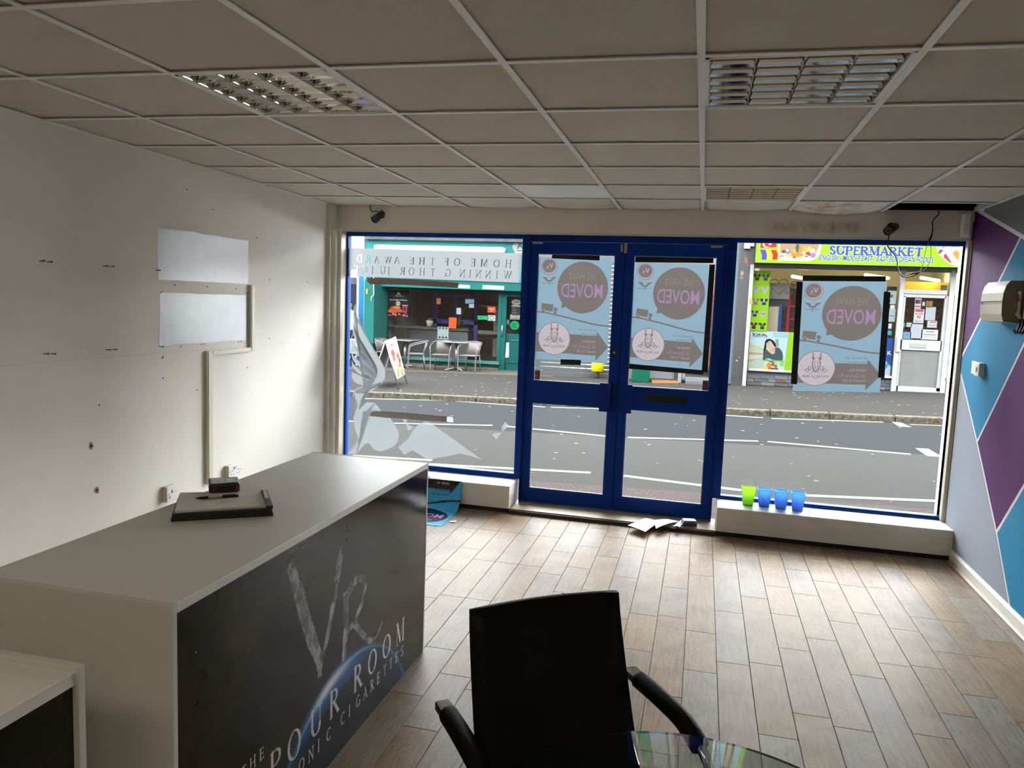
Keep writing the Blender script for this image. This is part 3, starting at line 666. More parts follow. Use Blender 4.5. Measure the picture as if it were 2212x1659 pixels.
# sockets
def face_plate(name, label, cat, y, z, w, h, parts, X=XL, sg=1, depth=.034):
    o = thing(name, label, cat, (X, y, z)); mb = MB(); mb.rbox(0, sg*depth*.75, -w/2, w/2, -h/2, h/2, b=.003) if sg > 0 else mb.rbox(-depth*.75, 0, -w/2, w/2, -h/2, h/2, b=.003)
    mb.build('back_box', m_trunk, o); mb = MB(); a, b = sorted((sg*depth*.75, sg*depth)); mb.rbox(a, b, -w/2, w/2, -h/2, h/2, b=.003); f = mb.build('face_plate', m_white, o)
    for n, m, y0, y1, z0, z1, d in parts:
        a, b = sorted((sg*depth, sg*(depth+d))); mb = MB(); mb.box(a, b, y0, y1, z0, z1); mb.build(n, m, f)
    return o
pins = [('pin_slot', m_hole, cy-.003, cy+.003, .0, .009, .0006) for cy in (-.036, .036)]+[('pin_slot', m_hole, cy+s*.011-.004, cy+s*.011+.004, -.021, -.016, .0006) for cy in (-.036, .036) for s in (-1, 1)]
face_plate('double_socket', 'white double wall socket at the foot of the trunking, partly over the far counter end', 'socket', 4.493, .437, .147, .088,
           pins+[('rocker', m_white, -.014, -.004, .012, .032, .005), ('rocker', m_white, .004, .014, .012, .032, .005), ('plate_screw', m_screw, -.061, -.055, -.003, .003, .001), ('plate_screw', m_screw, .055, .061, -.003, .003, .001)])
face_plate('fused_spur', 'white square fused outlet plate on the left wall behind the clipboard', 'socket', 3.858, .432, .092, .092,
           [('rocker', m_white, -.022, .018, -.026, -.008, .005), ('fuse_slot', m_hole, -.006, .002, .002, .022, .0008), ('plate_screw', m_screw, -.034, -.029, -.002, .003, .001), ('plate_screw', m_screw, .03, .035, .003, .008, .001)])
face_plate('light_switch', 'white surface-mounted light switch on the blue part of the mural', 'switch', 5.405, 1.315, .085, .085,
           [('rocker', m_white, -.008, .008, -.014, .014, .006)], X=XR-.0012, sg=-1)
mb = MB(); mb.rbox(XR-.005, XR-.0012, 5.512, 5.60, 1.275, 1.358, b=.0015); tag(mb.build('blank_plate', m_white, None), 'thin white blank rectangle stuck beside the light switch', 'plate')
# consumer unit
m_beige = mat('aged_beige_plastic', '#c9bfa6', .45, var=.06, scale=9)
t = thing('fuse_box', 'beige curved fuse box cover high on the mural wall', 'fuse box', (XR, 5.0, 1.62))
prof = [(XR-.0012, 1.612), (1.612, 1.620), (1.600, 1.66), (1.597, 1.715)]; pr2 = [(1.597, 1.735), (1.600, 1.78), (1.610, 1.82), (1.628, 1.846), (XR-.0012, 1.850)]
def rel(o, t): o.location -= Vector(t.location); return o
mb = MB(); mb.prism(prof+[(1.605, 1.716), (XR-.0012, 1.716)], 'y', 4.83, 5.17); rel(mb.build('lower_cover', m_beige, t), t)
mb = MB(); mb.prism([(XR-.0012, 1.734), (1.605, 1.734)]+pr2, 'y', 4.83, 5.17); o = rel(mb.build('upper_cover', m_beige, t), t)
mb = MB(); mb.box(XR-.11, XR-.0012, 4.826, 5.155, 1.716, 1.734); rel(mb.build('seam', mat('beige_seam', '#a79d86', .5), t), t)
mb = MB(); mb.prism([(1.6085, 1.805), (1.626, 1.8425), (1.6275, 1.8405), (1.611, 1.8045)], 'y', 4.85, 4.95); rel(mb.build('label_window', mat('clouded_label_near', '#d8d5cc', .3), t), t)
mb = MB(); mb.prism([(1.6085, 1.805), (1.626, 1.8425), (1.6275, 1.8405), (1.611, 1.8045)], 'y', 5.02, 5.15); rel(mb.build('label_window', mat('clouded_label', '#d8d5cc', .3), t), t)
mb = MB(); mb.prism(prof+pr2, 'y', 4.822, 4.830); rel(mb.build('shaded_end', mat('shaded_beige_plastic', '#7d7257', .6), t), t)  # near end of the beige cover, its shade put into the colour
t = thing('breaker', 'white switchgear cut by the right edge of the picture beside the fuse box', 'breaker', (XR, 4.6, 1.62))
mb = MB(); mb.rbox(1.697, XR-.0014, 4.60, 4.80, 1.625, 1.80, b=.004); rel(mb.build('body', m_white, t), t)
mb = MB(); mb.box(1.689, 1.697, 4.76, 4.79, 1.73, 1.765); rel(mb.build('toggle', m_black, t), t)
mb = MB(); mb.prism([(1.664, 1.66), (1.672, 1.655), (1.694, 1.63), (1.696, 1.645), (1.684, 1.67), (1.684, 1.79), (1.668, 1.79), (1.668, 1.775), (1.676, 1.77), (1.676, 1.68)], 'y', 4.812, 4.822); rel(mb.build('rail_bracket', m_white, t), t); mb = MB(); mb.box(1.663, 1.676, 4.806, 4.816, 1.735, 1.752); rel(mb.build('red_button', mat('red_plastic', '#a8322c', .4), t), t)
for k in range(3):
    mb = MB(); mb.tube(smooth_path([(1.690, 4.80-.04*k, 1.64), (1.688, 4.80-.04*k, 1.60), (1.680, 4.815-.04*k, 1.565), (1.672, 4.825-.04*k, 1.575)], 5), .009, 8); rel(mb.build('cable', m_black, t), t)
# movement sensor high in the corner
t = thing('alarm_sensor', 'white movement sensor high in the right front corner', 'sensor', (1.66, 5.80, 2.24))
mb = MB(); mb.prism([(1.70, 5.855), (1.70, 5.80), (1.675, 5.775), (1.645, 5.78), (1.632, 5.81), (1.64, 5.855)], 'z', 2.175, 2.32); rel(mb.build('body', m_white, t), t)
mb = MB(); mb.prism([(1.640, 5.775), (1.668, 5.768), (1.672, 5.785), (1.642, 5.79)], 'z', 2.195, 2.255); rel(mb.build('lens', mat('milky_lens', '#dcd8dc', .3), t), t)
mb = MB(); mb.box(1.66, XR-.0012, 5.84, 5.90, 2.27, 2.33); rel(mb.build('bracket', m_white, t), t)
# two cameras over the windows
def cctv(x, z, aim, label):
    y = 5.90-KF*x; t = thing('security_camera', label, 'camera', (x, y, z), group='cameras on the fascia'); a = Vector(aim).normalized()
    mb = MB(); mb.cyl((0, 0, 0), (0, -.012, 0), .030, 20); mb.build('mount', m_black, t)
    mb = MB(); mb.cyl((0, -.01, 0), (0, -.035, -.008), .010, 10); mb.build('arm', m_black, t)
    c = Vector((0, -.045, -.012)); b0, b1 = c-a*.045, c+a*.055
    mb = MB(); mb.cyl(b0, b1, .027, 20); bd = mb.build('body', mat('black_camera_shell', '#1b1b19', .35), t)
    mb = MB(); mb.tube([b1-a*.02, b1+a*.012], [.031, .031], 20, caps=False); mb.build('hood', m_black, bd)
    mb = MB(); mb.cyl(b1, b1+a*.003, .022, 18); l = mb.build('front_glass', mat('smoked_front', '#4a4a46', .15), bd)
    mb = MB(); mb.cyl(b1+a*.003, b1+a*.006, .010, 14); mb.build('lens', mat('lens_black', '#0a0a0c', .08), bd); return t
t = cctv(-2.585, 2.285, (-.25, -.8, -.55), 'black security camera in the left front corner, short cable up to the ceiling')
mb = MB(); mb.tube(smooth_path([(-.01, -.03, .02), (-.04, -.03, .028), (-.07, -.03, .022), (-.085, -.03, .05), (-.083, -.03, .09)], 6), .0035, 6); mb.build('cable', m_black, t)
cctv(1.215, 2.235, (-.55, -.75, -.35), 'black security camera over the right window, trailing loose cable')
t = thing('dangling_cable', 'thin black cable with red and yellow plugs looping down over the right window', 'cable', tuple(onY(1960, 560, 5.82)))
def wire(n, pts, r, m, Y=5.82): mb = MB(); mb.tube(smooth_path([onY(a, b, Y) for a, b in pts], 6), r, 6); rel(mb.build(n, m, t), t)
wire('camera_lead', [(1919, 492), (1920, 512), (1918, 532), (1936, 556), (1939, 578), (1944, 592), (1951, 598)], .0038, m_black)
wire('branch', [(1951, 598), (1960, 594), (1972, 590), (1985, 588)], .0025, m_black); wire('branch', [(1951, 598), (1960, 599), (1972, 596), (1982, 590)], .0025, m_black)
wire('plug', [(1967, 592), (1986, 588)], .005, mat('red_plug', '#8e1f1a', .4)); wire('plug', [(1968, 597), (1984, 591)], .005, mat('yellow_plug', '#7a5a1c', .4))
wire('return_lead', [(1986, 588), (1993, 572), (1999, 545), (2003, 530), (2007, 519)], .0022, m_black); wire('return_lead', [(1984, 590), (2000, 580), (2010, 560), (2011, 540), (2009, 525), (2007, 519)], .0022, m_black)
wire('connector', [(2007, 521), (2011, 512), (2013, 507)], .006, m_black); wire('feed_lead', [(2013, 507), (2015, 490), (2014, 480), (2020, 470), (2027, 464), (2028, 455)], .0035, m_black)

# ================================================================== COUNTERS
CX0, CX1, CY0, CY1, CZ = -1.742, -1.166, 1.512, 3.262, .890
m_lam = mat('white_laminate', '#d9d7cf', .38, var=.05, scale=4); m_lam2 = mat('white_laminate_side', '#c6c4ba', .5)
def space_mat():
    """dark brown nebula clouds with a blue planet rim and a flare, printed on gloss film"""
    m, nt, b = nodes('space_print'); tc = nt.nodes.new('ShaderNodeTexCoord'); sp = nt.nodes.new('ShaderNodeSeparateXYZ'); L(nt, tc.outputs['Object'], sp.inputs[0])
    def math_(op, a, b=None, c=None):
        n = nt.nodes.new('ShaderNodeMath'); n.operation = op
        for i, q in enumerate((a, b, c)):
            if q is None: continue
            if isinstance(q, (int, float)): n.inputs[i].default_value = q
            else: L(nt, q, n.inputs[i])
        return n.outputs[0]
    def mrange(q, a, b_, c=0., d=1.):
        n = nt.nodes.new('ShaderNodeMapRange'); n.interpolation_type = 'SMOOTHSTEP'; L(nt, q, n.inputs[0]); n.inputs[1].default_value = a; n.inputs[2].default_value = b_; n.inputs[3].default_value = c; n.inputs[4].default_value = d; return n.outputs[0]
    Y, Z = sp.outputs['Y'], sp.outputs['Z']
    n = nt.nodes.new('ShaderNodeTexNoise'); n.inputs['Scale'].default_value = 3.2; n.inputs['Detail'].default_value = 6; L(nt, tc.outputs['Object'], n.inputs['Vector'])
    r = nt.nodes.new('ShaderNodeValToRGB'); e = r.color_ramp.elements; e[0].position = .32; e[0].color = (*lin('#0d0c0a'), 1); e[1].position = .72; e[1].color = (*lin('#3c332a'), 1); L(nt, n.outputs['Fac'], r.inputs[0])
    # planet: centre (Y 2.62, Z -.28) radius .60
    dy = math_('SUBTRACT', Y, 2.47); dz = math_('SUBTRACT', Z, -.32); rad = math_('SQRT', math_('ADD', math_('MULTIPLY', dy, dy), math_('MULTIPLY', dz, dz)))
    d = math_('SUBTRACT', rad, .635)
    rim = math_('MULTIPLY', mrange(d, -.10, 0.), mrange(d, 0., .05, 1., 0.)); thin = mrange(math_('ABSOLUTE', d), 0., .012, 1., 0.)
    ins = mrange(d, -.01, .01, 1., 0.)
    fy = math_('SUBTRACT', Y, 2.35); fz = math_('SUBTRACT', Z, .27); fd = math_('SQRT', math_('ADD', math_('MULTIPLY', fy, fy), math_('MULTIPLY', math_('MULTIPLY', fz, fz), 5.))); fl = mrange(fd, .0, .42, 1., 0.); core = math_('MULTIPLY', mrange(fd, .0, .20, 1., 0.), mrange(math_('ABSOLUTE', d), 0., .035, 1., 0.))
    def mix(fac, a, bcol):
        x = nt.nodes.new('ShaderNodeMix'); x.data_type = 'RGBA'; L(nt, fac, x.inputs[0]); L(nt, a, x.inputs[6]); x.inputs[7].default_value = (*lin(bcol), 1); return x.outputs[2]
    c = mix(math_('MULTIPLY', ins, .75), r.outputs[0], '#12161f'); c = mix(math_('MULTIPLY', rim, math_('ADD', math_('MULTIPLY', fl, .8), .12)), c, '#2a6fa8'); c = mix(math_('MULTIPLY', thin, math_('ADD', math_('MULTIPLY', fl, .7), .15)), c, '#8fb4cc'); c = mix(math_('MULTIPLY', core, .9), c, '#e8e2d2')
    v = nt.nodes.new('ShaderNodeTexVoronoi'); v.inputs['Scale'].default_value = 9; L(nt, tc.outputs['Object'], v.inputs['Vector']); c = mix(mrange(v.outputs['Distance'], .012, .02, .8, 0.), c, '#c8c4ba')
    L(nt, c, b.inputs['Base Color']); b.inputs['Roughness'].default_value = .10; b.inputs['Specular IOR Level'].default_value = .16; return m
m_space = space_mat()
t = thing('shop_counter', 'long white counter with a dark space-print front reading ROOM and CIGARETTES', 'counter', ((CX0+CX1)/2, (CY0+CY1)/2, 0))
def part(n, m, *d, b=0, p=None): o = box(n, m, t, *d, b=b); return rel(o, t)
part('worktop', m_lam, CX0, CX1, CY0+.018, CY1-.012, CZ-.025, CZ, b=.0015)
part('end_panel', m_lam2, CX0, CX1, CY0, CY0+.018, 0, CZ, b=.001); part('end_panel', m_lam2, CX0, CX1, CY1-.012, CY1, 0, CZ+.001, b=.001)
part('back_panel', m_lam2, CX0, CX0+.018, CY0+.018, CY1-.012, 0, CZ-.025)
fp = part('front_panel', mat('panel_core', '#1c1a17', .5), CX1-.020, CX1-.0015, CY0+.018, CY1-.012, 0, CZ-.025)
mb = MB(); mb.add([(CX1-.0014, CY0+.018, .004), (CX1-.0014, CY1-.012, .004), (CX1-.0014, CY1-.012, CZ-.025), (CX1-.0014, CY0+.018, CZ-.025)], [(0, 1, 2, 3)])
gp = mb.build('space_graphic', m_space, fp)
# lettering on the front, cut as its own gloss film
m_let = print_mat('counter_lettering', rough=.3)
def letters(txt, ys, z, h, c, T, t_):
    for chr_, y in zip(txt, ys):
        if chr_ == ' ': continue
        w2 = (SER[chr_][0]+.30)*h; p = Print(w2, h*1.35, .0022); p.serif(chr_, .15*h, h*1.15, h, c, T=T, t=t_)
        p.build('letter', lambda u, w, y=y, w2=w2: (CX1-.0009, y-.15*h+w2*u, z+h*1.15-h*1.35*w), m_let, fp)
lt = '#b9b8b2'
letters('VAPOUR ROOM', (1.69, 1.815, 1.945, 2.045, 2.19, 2.325, 0, 2.515, 2.64, 2.78, 2.92), .170, .092, lt, .15, .05)
letters('THE', (1.795, 1.838, 1.888), .278, .034, lt, .15, .07)
letters('ELECTRONIC CIGARETTES', [1.735+.0632*i for i in range(10)]+[0]+[2.412+.0632*i for i in range(10)], .098, .042, '#a4a39d', .16, .075)
# smoky V and R
def smoke_mat():
    m, nt, b = nodes('smoke_print'); nt.nodes.remove(b); tc = nt.nodes.new('ShaderNodeTexCoord'); n = nt.nodes.new('ShaderNodeTexNoise'); n.inputs['Scale'].default_value = 16; n.inputs['Detail'].default_value = 7
    L(nt, tc.outputs['Object'], n.inputs['Vector']); r = nt.nodes.new('ShaderNodeMapRange'); r.inputs[1].default_value = .36; r.inputs[2].default_value = .66; r.inputs[3].default_value = .12; r.inputs[4].default_value = .62; L(nt, n.outputs['Fac'], r.inputs[0])
    d = nt.nodes.new('ShaderNodeBsdfDiffuse'); d.inputs[0].default_value = (*lin('#d6d4d6'), 1); tr = nt.nodes.new('ShaderNodeBsdfTransparent'); mx = nt.nodes.new('ShaderNodeMixShader')
    L(nt, r.outputs[0], mx.inputs[0]); L(nt, tr.outputs[0], mx.inputs[1]); L(nt, d.outputs[0], mx.inputs[2]); L(nt, mx.outputs[0], nt.nodes['Material Output'].inputs[0]); return m
m_smoke = smoke_mat()
p = Print(1.0, .62, .004, None); S = '#8f8d90'
def sp(y, z): return (y-1.95, .86-z)
p.line([sp(2.06, .80), sp(2.115, .66), sp(2.18, .51), sp(2.235, .42), sp(2.255, .36)], .050, S, .020); p.line([sp(2.105, .72), sp(2.16, .60), sp(2.25, .43)], .045, S, .03); p.line([sp(2.245, .37), sp(2.30, .48), sp(2.355, .62), sp(2.39, .735)], .022, S, .040)
p.line([sp(2.37, .70), sp(2.395, .76)], .03, S, .012); p.line([sp(2.435, .575), sp(2.44, .45), sp(2.43, .345)], .042, S, .032); p.line([sp(2.43, .56), sp(2.50, .60), sp(2.575, .595), sp(2.60, .55), sp(2.57, .49), sp(2.50, .44), sp(2.45, .43)], .032, S, .026); p.line([sp(2.51, .44), sp(2.58, .37), sp(2.65, .31), sp(2.71, .30), sp(2.77, .34)], .032, S, .010)
o = p.build('smoke_letters', lambda u, w: (CX1-.0010, 1.95+u, .86-.62*w), m_smoke, fp)
for a, b, z in ((2.047, 2.10, .838), (2.105, 2.16, .846), (2.085, 2.15, .860)): mb = MB(); mb.box(CX1-.0008, CX1-.0004, a, b, z-.004, z+.003); mb.build('tape_residue', m_black, fp)
for z in (.845, .825, .807, .778): mb = MB(); mb.box(CX1-.0008, CX1-.0004, 2.436, 2.441, z-.006, z+.005); mb.build('tape_residue', m_black, fp)
# lower display counter in the near corner
t = thing('display_counter', 'low white and black display counter cut by the lower left corner', 'counter', (-1.5, .9, 0))
part('worktop', m_lam, -1.72, -1.214, .30, 1.265, .815, .838, b=.0015); part('end_panel', m_lam2, -1.72, -1.200, 1.265, 1.284, 0, .850, b=.002); part('end_panel', m_lam2, -1.72, -1.200, .28, .30, 0, .850, b=.002)
part('front_panel', mat('black_gloss_panel', '#0c0a09', .15), -1.232, -1.214, .30, 1.265, 0, .815); part('edge_strip', m_lam, -1.214, -1.206, .30, 1.265, .812, .838)

# ---- clipboard, pen and case on the counter
t = thing('clipboard', 'black clipboard folder with white sheets lying on the long counter', 'clipboard', (-1.44, 2.245, CZ), math.radians(0))
c = [onZ(x, y, CZ+.028) for x, y in ((386, 1064), (577, 1061), (590, 1097), (369, 1109))]
ctr = sum(c, Vector())/4; t.location = (ctr.x, ctr.y, CZ)
def R2(p): return Vector((p.x-ctr.x, p.y-ctr.y, 0))
q = [R2(a) for a in c]
def lay(n, m, s, z0, z1, P=None, mb=None):
    P = P or q; cc = sum(P, Vector())/len(P); mb = MB(); mb.slab([cc+(a-cc)*s+Vector((0, 0, z0)) for a in P], (0, 0, 1), z1-z0); return mb.build(n, m, t)
m_board = mat('black_folder', '#15160f', .45); m_paper = mat('white_paper', '#dcdad6', .6)
lay('back_cover', m_board, 1.0, 0, .012); lay('folder', m_board, .98, .012, .024)
def lerp(a, b, f): return a+(b-a)*f
sh = [lerp(lerp(q[0], q[1], u), lerp(q[3], q[2], u), w) for u, w in ((.02, .04), (.93, .04), (.93, .90), (.03, .94))]
lay('paper_stack', m_paper, 1., .024, .031, sh)
e0 = [lerp(lerp(q[0], q[1], u), lerp(q[3], q[2], u), w) for u, w in ((.93, .02), (1.0, .02), (1.0, .98), (.93, .98))]
cl = lay('clip_bar', m_black, 1., .024, .034, e0); e1 = [lerp(lerp(q[0], q[1], u), lerp(q[3], q[2], u), w) for u, w in ((.935, .25), (.975, .25), (.975, .72), (.935, .72))]
lay('clip_jaw', m_steel, 1., .034, .046, e1)
def on_sheet(u, w, z): v_ = lerp(lerp(q[0], q[1], u), lerp(q[3], q[2], u), w); return Vector((v_.x+ctr.x, v_.y+ctr.y, CZ+z))
mb = MB()
for u, w, l in ((.46, .62, .05), (.5, .66, .04), (.55, .6, .06), (.42, .7, .03), (.85, .3, .03), (.87, .42, .02), (.84, .55, .03)):
    a, b = lerp(lerp(q[0], q[1], u), lerp(q[3], q[2], u), w), lerp(lerp(q[0], q[1], u+l), lerp(q[3], q[2], u+l), w+.01); d = (b-a).normalized().cross(Vector((0, 0, 1)))*.0012
    mb.slab([a-d+Vector((0, 0, .031)), b-d+Vector((0, 0, .031)), b+d+Vector((0, 0, .031)), a+d+Vector((0, 0, .031))], (0, 0, 1), .0003)
tag(mb.build('handwriting', mat('pencil_grey', '#6a6a66', .7), t), kind='stuff')
P0, P1 = onZ(421, 1076, CZ+.037), onZ(515, 1070, CZ+.037); d = (P1-P0); P0.z = P1.z = CZ+.0362
t = thing('pen', 'black and silver ballpoint pen lying on the clipboard paper', 'pen', tuple(P0))
def pt(f): return P0+(P1-P0)*f-Vector(P0)
for n, m, pr in (('tip', m_black, [(0, .0008), (.06, .003), (.10, .0042)]), ('grip', m_black, [(.10, .0045), (.30, .005)]), ('barrel', m_steel, [(.30, .0047), (.62, .0047)]), ('cap', m_black, [(.62, .0051), (.96, .0051), (1., .004)])):
    mb = MB(); mb.tube([pt(f) for f, _ in pr], [r for _, r in pr], 10); mb.build(n, m, t)
mb = MB(); a, b = pt(.64), pt(.92); mb.tube([a+Vector((0, 0, .0062)), b+Vector((0, 0, .0062))], .0012, 6); mb.build('pocket_clip', m_steel, t)
base = [onZ(x, y, CZ+.031) for x, y in ((451, 1067), (519, 1063))]; dr = (base[1]-base[0]); w = dr.length; dr.normalize(); nn = Vector((-dr.y, dr.x, 0))
t = thing('phone_case', 'dark red and black chunky case lying across the top of the clipboard', 'case', tuple(base[0]), math.atan2(dr.y, dr.x))
mb = MB(); mb.rbox(0, w, 0, .105, 0, .034, b=.008, n=3); cs = mb.build('case', mat('black_case', '#14100f', .3, coat=.3), t)
mb = MB(); mb.box(.006, .022, -.0006, 0, .006, .028); mb.build('red_end', mat('dark_red', '#4a1512', .4), cs); mb = MB(); mb.box(w-.014, w-.004, -.0006, 0, .006, .028); mb.build('red_end', mat('rust_red', '#6a2a14', .4), cs)
mb = MB(); mb.box(w*.60, w*.84, .012, .075, .034, .0346); mb.build('label_strip', mat('silver_label', '#c8c8c8', .3), cs)

# ================================================================== CHAIR AND GLASS TABLE
FW = Vector((.60, -.80, 0)); SD = Vector((.80, .60, 0))       # the chair faces the table
t = thing('armchair', 'black office armchair with chrome arm tips drawn up to the glass table', 'chair', (-.335, 1.835, 0))
def ch(s, f, z): return SD*s+FW*f+Vector((0, 0, z))
m_leather = mat('black_leather', '#060607', .5, spec=.15, bump=.15, bscale=120); m_chrome = mat('chrome', '#d8dadb', .08, metal=1.)
# backrest: curved padded panel
mb = MB(); n = 10; vs = []
for k, off in ((0, -.022), (1, .022)):
    for j in range(n+1):
        z = .42+(.892-.42)*j/n; lean = .15*(1-j/n)**1.2
        for i in range(n+1):
            s = (i/n-.5)*2; w = .203+.012*(1-j/n); edge = 1-max(abs(s), abs(2*j/n-1))**8
            top = 0
            vs.append(ch(s*w, lean-.035*(1-s*s)*0.6+off*(.35+.65*edge), z+top))
k = (n+1)**2; fs = []
for j in range(n):
    for i in range(n):
        a = j*(n+1)+i; fs += [(a, a+1, a+n+2, a+n+1), (k+a, k+a+n+1, k+a+n+2, k+a+1)]
for i in range(n): fs += [(i, k+i, k+i+1, i+1), (n*(n+1)+i, n*(n+1)+i+1, k+n*(n+1)+i+1, k+n*(n+1)+i), (i*(n+1), (i+1)*(n+1), k+(i+1)*(n+1), k+i*(n+1)), (i*(n+1)+n, k+i*(n+1)+n, k+(i+1)*(n+1)+n, (i+1)*(n+1)+n)]
mb.add(vs, fs, True); mb.build('backrest', m_leather, t)
mb = MB(); n = 8; vs = []
for k2, z in ((0, .40), (1, .47)):
    for j in range(n+1):
        for i in range(n+1):
            a, b = i/n*2-1, j/n*2-1; e = max(abs(a), abs(b))**6; vs.append(ch(a*.225, .30+b*.235, z+(.0 if k2 == 0 else -.03*e)))
k = (n+1)**2; fs = []
for j in range(n):
    for i in range(n):
        a = j*(n+1)+i; fs += [(a, a+n+1, a+n+2, a+1), (k+a, k+a+1, k+a+n+2, k+a+n+1)]
for i in range(n): fs += [(i, i+1, k+i+1, k+i), (n*(n+1)+i, k+n*(n+1)+i, k+n*(n+1)+i+1, n*(n+1)+i+1), (i*(n+1), k+i*(n+1), k+(i+1)*(n+1), (i+1)*(n+1)), (i*(n+1)+n, (i+1)*(n+1)+n, k+(i+1)*(n+1)+n, k+i*(n+1)+n)]
mb.add(vs, fs, True); mb.build('seat', m_leather, t)
for s in (-1, 1):
    S_ = s*.262
    path = smooth_path([ch(S_, -.005, .655), ch(S_, .10, .655), ch(S_, .24, .645), ch(S_, .33, .60), ch(S_, .37, .50), ch(S_, .37, .30), ch(S_, .385, .05), ch(S_, .36, .014), ch(S_, .25, .012), ch(S_, -.02, .012)], 6)
    mb = MB(); mb.tube(path, .0125, 10); ar = mb.build('leg', m_chrome, t)
    mb = MB(); mb.tube(smooth_path([ch(S_, .035, .658), ch(S_, .12, .658), ch(S_, .23, .650), ch(S_, .30, .622)], 6), .0235, 12); mb.build('arm_pad', m_leather, ar)
    mb = MB(); mb.rbox(-.02, .02, -.02, .02, -.012, .012, b=.006, n=2); vv = [ch(S_, .010, .660)+SD*(x_)+FW*(y_*1.3)+Vector((0, 0, z_)) for x_, y_, z_ in mb.v]; mb.v = [tuple(a) for a in vv]; mb.build('arm_tip', m_chrome, ar)
mb = MB(); mb.tube([ch(-.262, .36, .40), ch(.262, .36, .40)], .011, 8); mb.tube([ch(-.262, -.02, .012), ch(.262, -.02, .012)], .0115, 8); mb.build('cross_bar', m_chrome, t)
mb = MB(); mb.tube([ch(-.17, .10, .46), ch(-.17, .06, .40), ch(-.17, .36, .39)], .010, 8); mb.tube([ch(.17, .10, .46), ch(.17, .06, .40), ch(.17, .36, .39)], .010, 8); mb.build('seat_frame', m_chrome, t)

TX, TY, TR, TZ = .040, 1.200, .395, .738
t = thing('glass_table', 'round clear glass table top at the lower edge, in front of the armchair', 'table', (TX, TY, 0))
def table_glass():
    m, nt, b = nodes('green_table_glass'); nt.nodes.remove(b)
    tr = nt.nodes.new('ShaderNodeBsdfTransparent'); tr.inputs[0].default_value = (.80, .86, .82, 1); gl = nt.nodes.new('ShaderNodeBsdfGlossy'); gl.inputs['Roughness'].default_value = .02
    fr = nt.nodes.new('ShaderNodeFresnel'); fr.inputs[0].default_value = 1.18; mx = nt.nodes.new('ShaderNodeMixShader'); L(nt, fr.outputs[0], mx.inputs[0]); L(nt, tr.outputs[0], mx.inputs[1]); L(nt, gl.outputs[0], mx.inputs[2]); L(nt, mx.outputs[0], nt.nodes['Material Output'].inputs[0]); return m
mb = MB(); mb.lathe([(0.0, .008), (TR-.002, .008), (TR, .006)], (0, 0, TZ-.008), 96); mb.lathe([(TR, .002), (TR-.002, 0), (0, 0)], (0, 0, TZ-.008), 96); mb.build('glass_top', table_glass(), t)
mb = MB(); mb.lathe([(TR, .006), (TR+.0006, .004), (TR, .002)], (0, 0, TZ-.008), 96); mb.build('glass_edge', mat('dark_green_edge', '#10201a', .15), t)
mb = MB(); mb.cyl((0, 0, .03), (0, 0, TZ-.03), .028, 24); mb.build('column', m_chrome, t)
mb = MB(); mb.lathe([(.0, .03), (.05, .028), (.2, .012), (.205, 0), (0, 0)], (0, 0, 0), 40); mb.build('base', m_chrome, t)
mb = MB(); mb.cyl((0, 0, TZ-.03), (0, 0, TZ-.0085), .09, 32); mb.build('top_plate', m_chrome, t)

# ================================================================== THINGS ON THE SILLS AND THRESHOLD
def tub(x, y, c, label, dx=0.):
    t = thing('plastic_tub', label, 'tub', (x, y, .212), dx, group='plastic tubs on the right sill')
    m, nt, b = nodes('tub_plastic_'+c[1:]); b.inputs['Base Color'].default_value = (*lin(c), 1); b.inputs['Roughness'].default_value = .3; b.inputs['Transmission Weight'].default_value = .0
    tl = nt.nodes.new('ShaderNodeBsdfTranslucent'); tl.inputs[0].default_value = (*lin(c), 1); mx = nt.nodes.new('ShaderNodeMixShader'); mx.inputs[0].default_value = .6; L(nt, b.outputs[0], mx.inputs[1]); L(nt, tl.outputs[0], mx.inputs[2]); L(nt, mx.outputs[0], nt.nodes['Material Output'].inputs[0])
    h, a0, a1, w = .125, .036, .047, .0016
    def ring(a, z): return [(-a, -a, z), (a, -a, z), (a, a, z), (-a, a, z)]
    mb = MB(); vs = ring(a0, .008)+ring(a1, h)+ring(a1-w, h)+ring(a0-w, .010)
    fs = [(3, 2, 1, 0)]+[(i, (i+1) % 4, 4+(i+1) % 4, 4+i) for i in range(4)]+[(4+i, 4+(i+1) % 4, 8+(i+1) % 4, 8+i) for i in range(4)]+[(8+i, 8+(i+1) % 4, 12+(i+1) % 4, 12+i) for i in range(4)]+[(12, 13, 14, 15)]
    mb.add(vs, fs); mb.build('tub_wall', m, t)
    mb = MB(); mb.tube(ring(a1+.001, h), .0028, 6, closed=True); mb.build('rim', m, t)
    mb = MB(); mb.box(-a0, a0, -a0, -a0+.008, 0, .008); mb.box(-a0, a0, a0-.008, a0, 0, .008); mb.build('foot', m, t); return t
ty = 5.83
tub(.400, ty-.006, '#cdf06a', 'lime green translucent tub at the left of the row on the sill')
for i, (x, lb) in enumerate(((.513, 'light blue tub next to the lime green one, writing on its front'), (.628, 'light blue tub third in the row on the sill'), (.742, 'light blue tub at the right end of the row on the sill'))):
    o = tub(x, ty-.012*i-.006, '#8ec6f4', lb, (0, 0, -.08)[i])
    if i != 1:
        p = Print(.05, .03, .0012)
        for k, (u, v_, l) in enumerate(((.006, .006, .02), (.012, .014, .012), (.026, .015, .008), (.014, .023, .02))): p.line([(u+j*.003, v_+(.002 if j % 2 else -.002)) for j in range(int(l/.003))], .0014, '#3a6fa8')
        tag(p.build('handwriting', lambda u, w_: (-.025+.05*u, -.0395-.004*(1-w_), .070-.03*w_), m_print, o), kind='stuff')
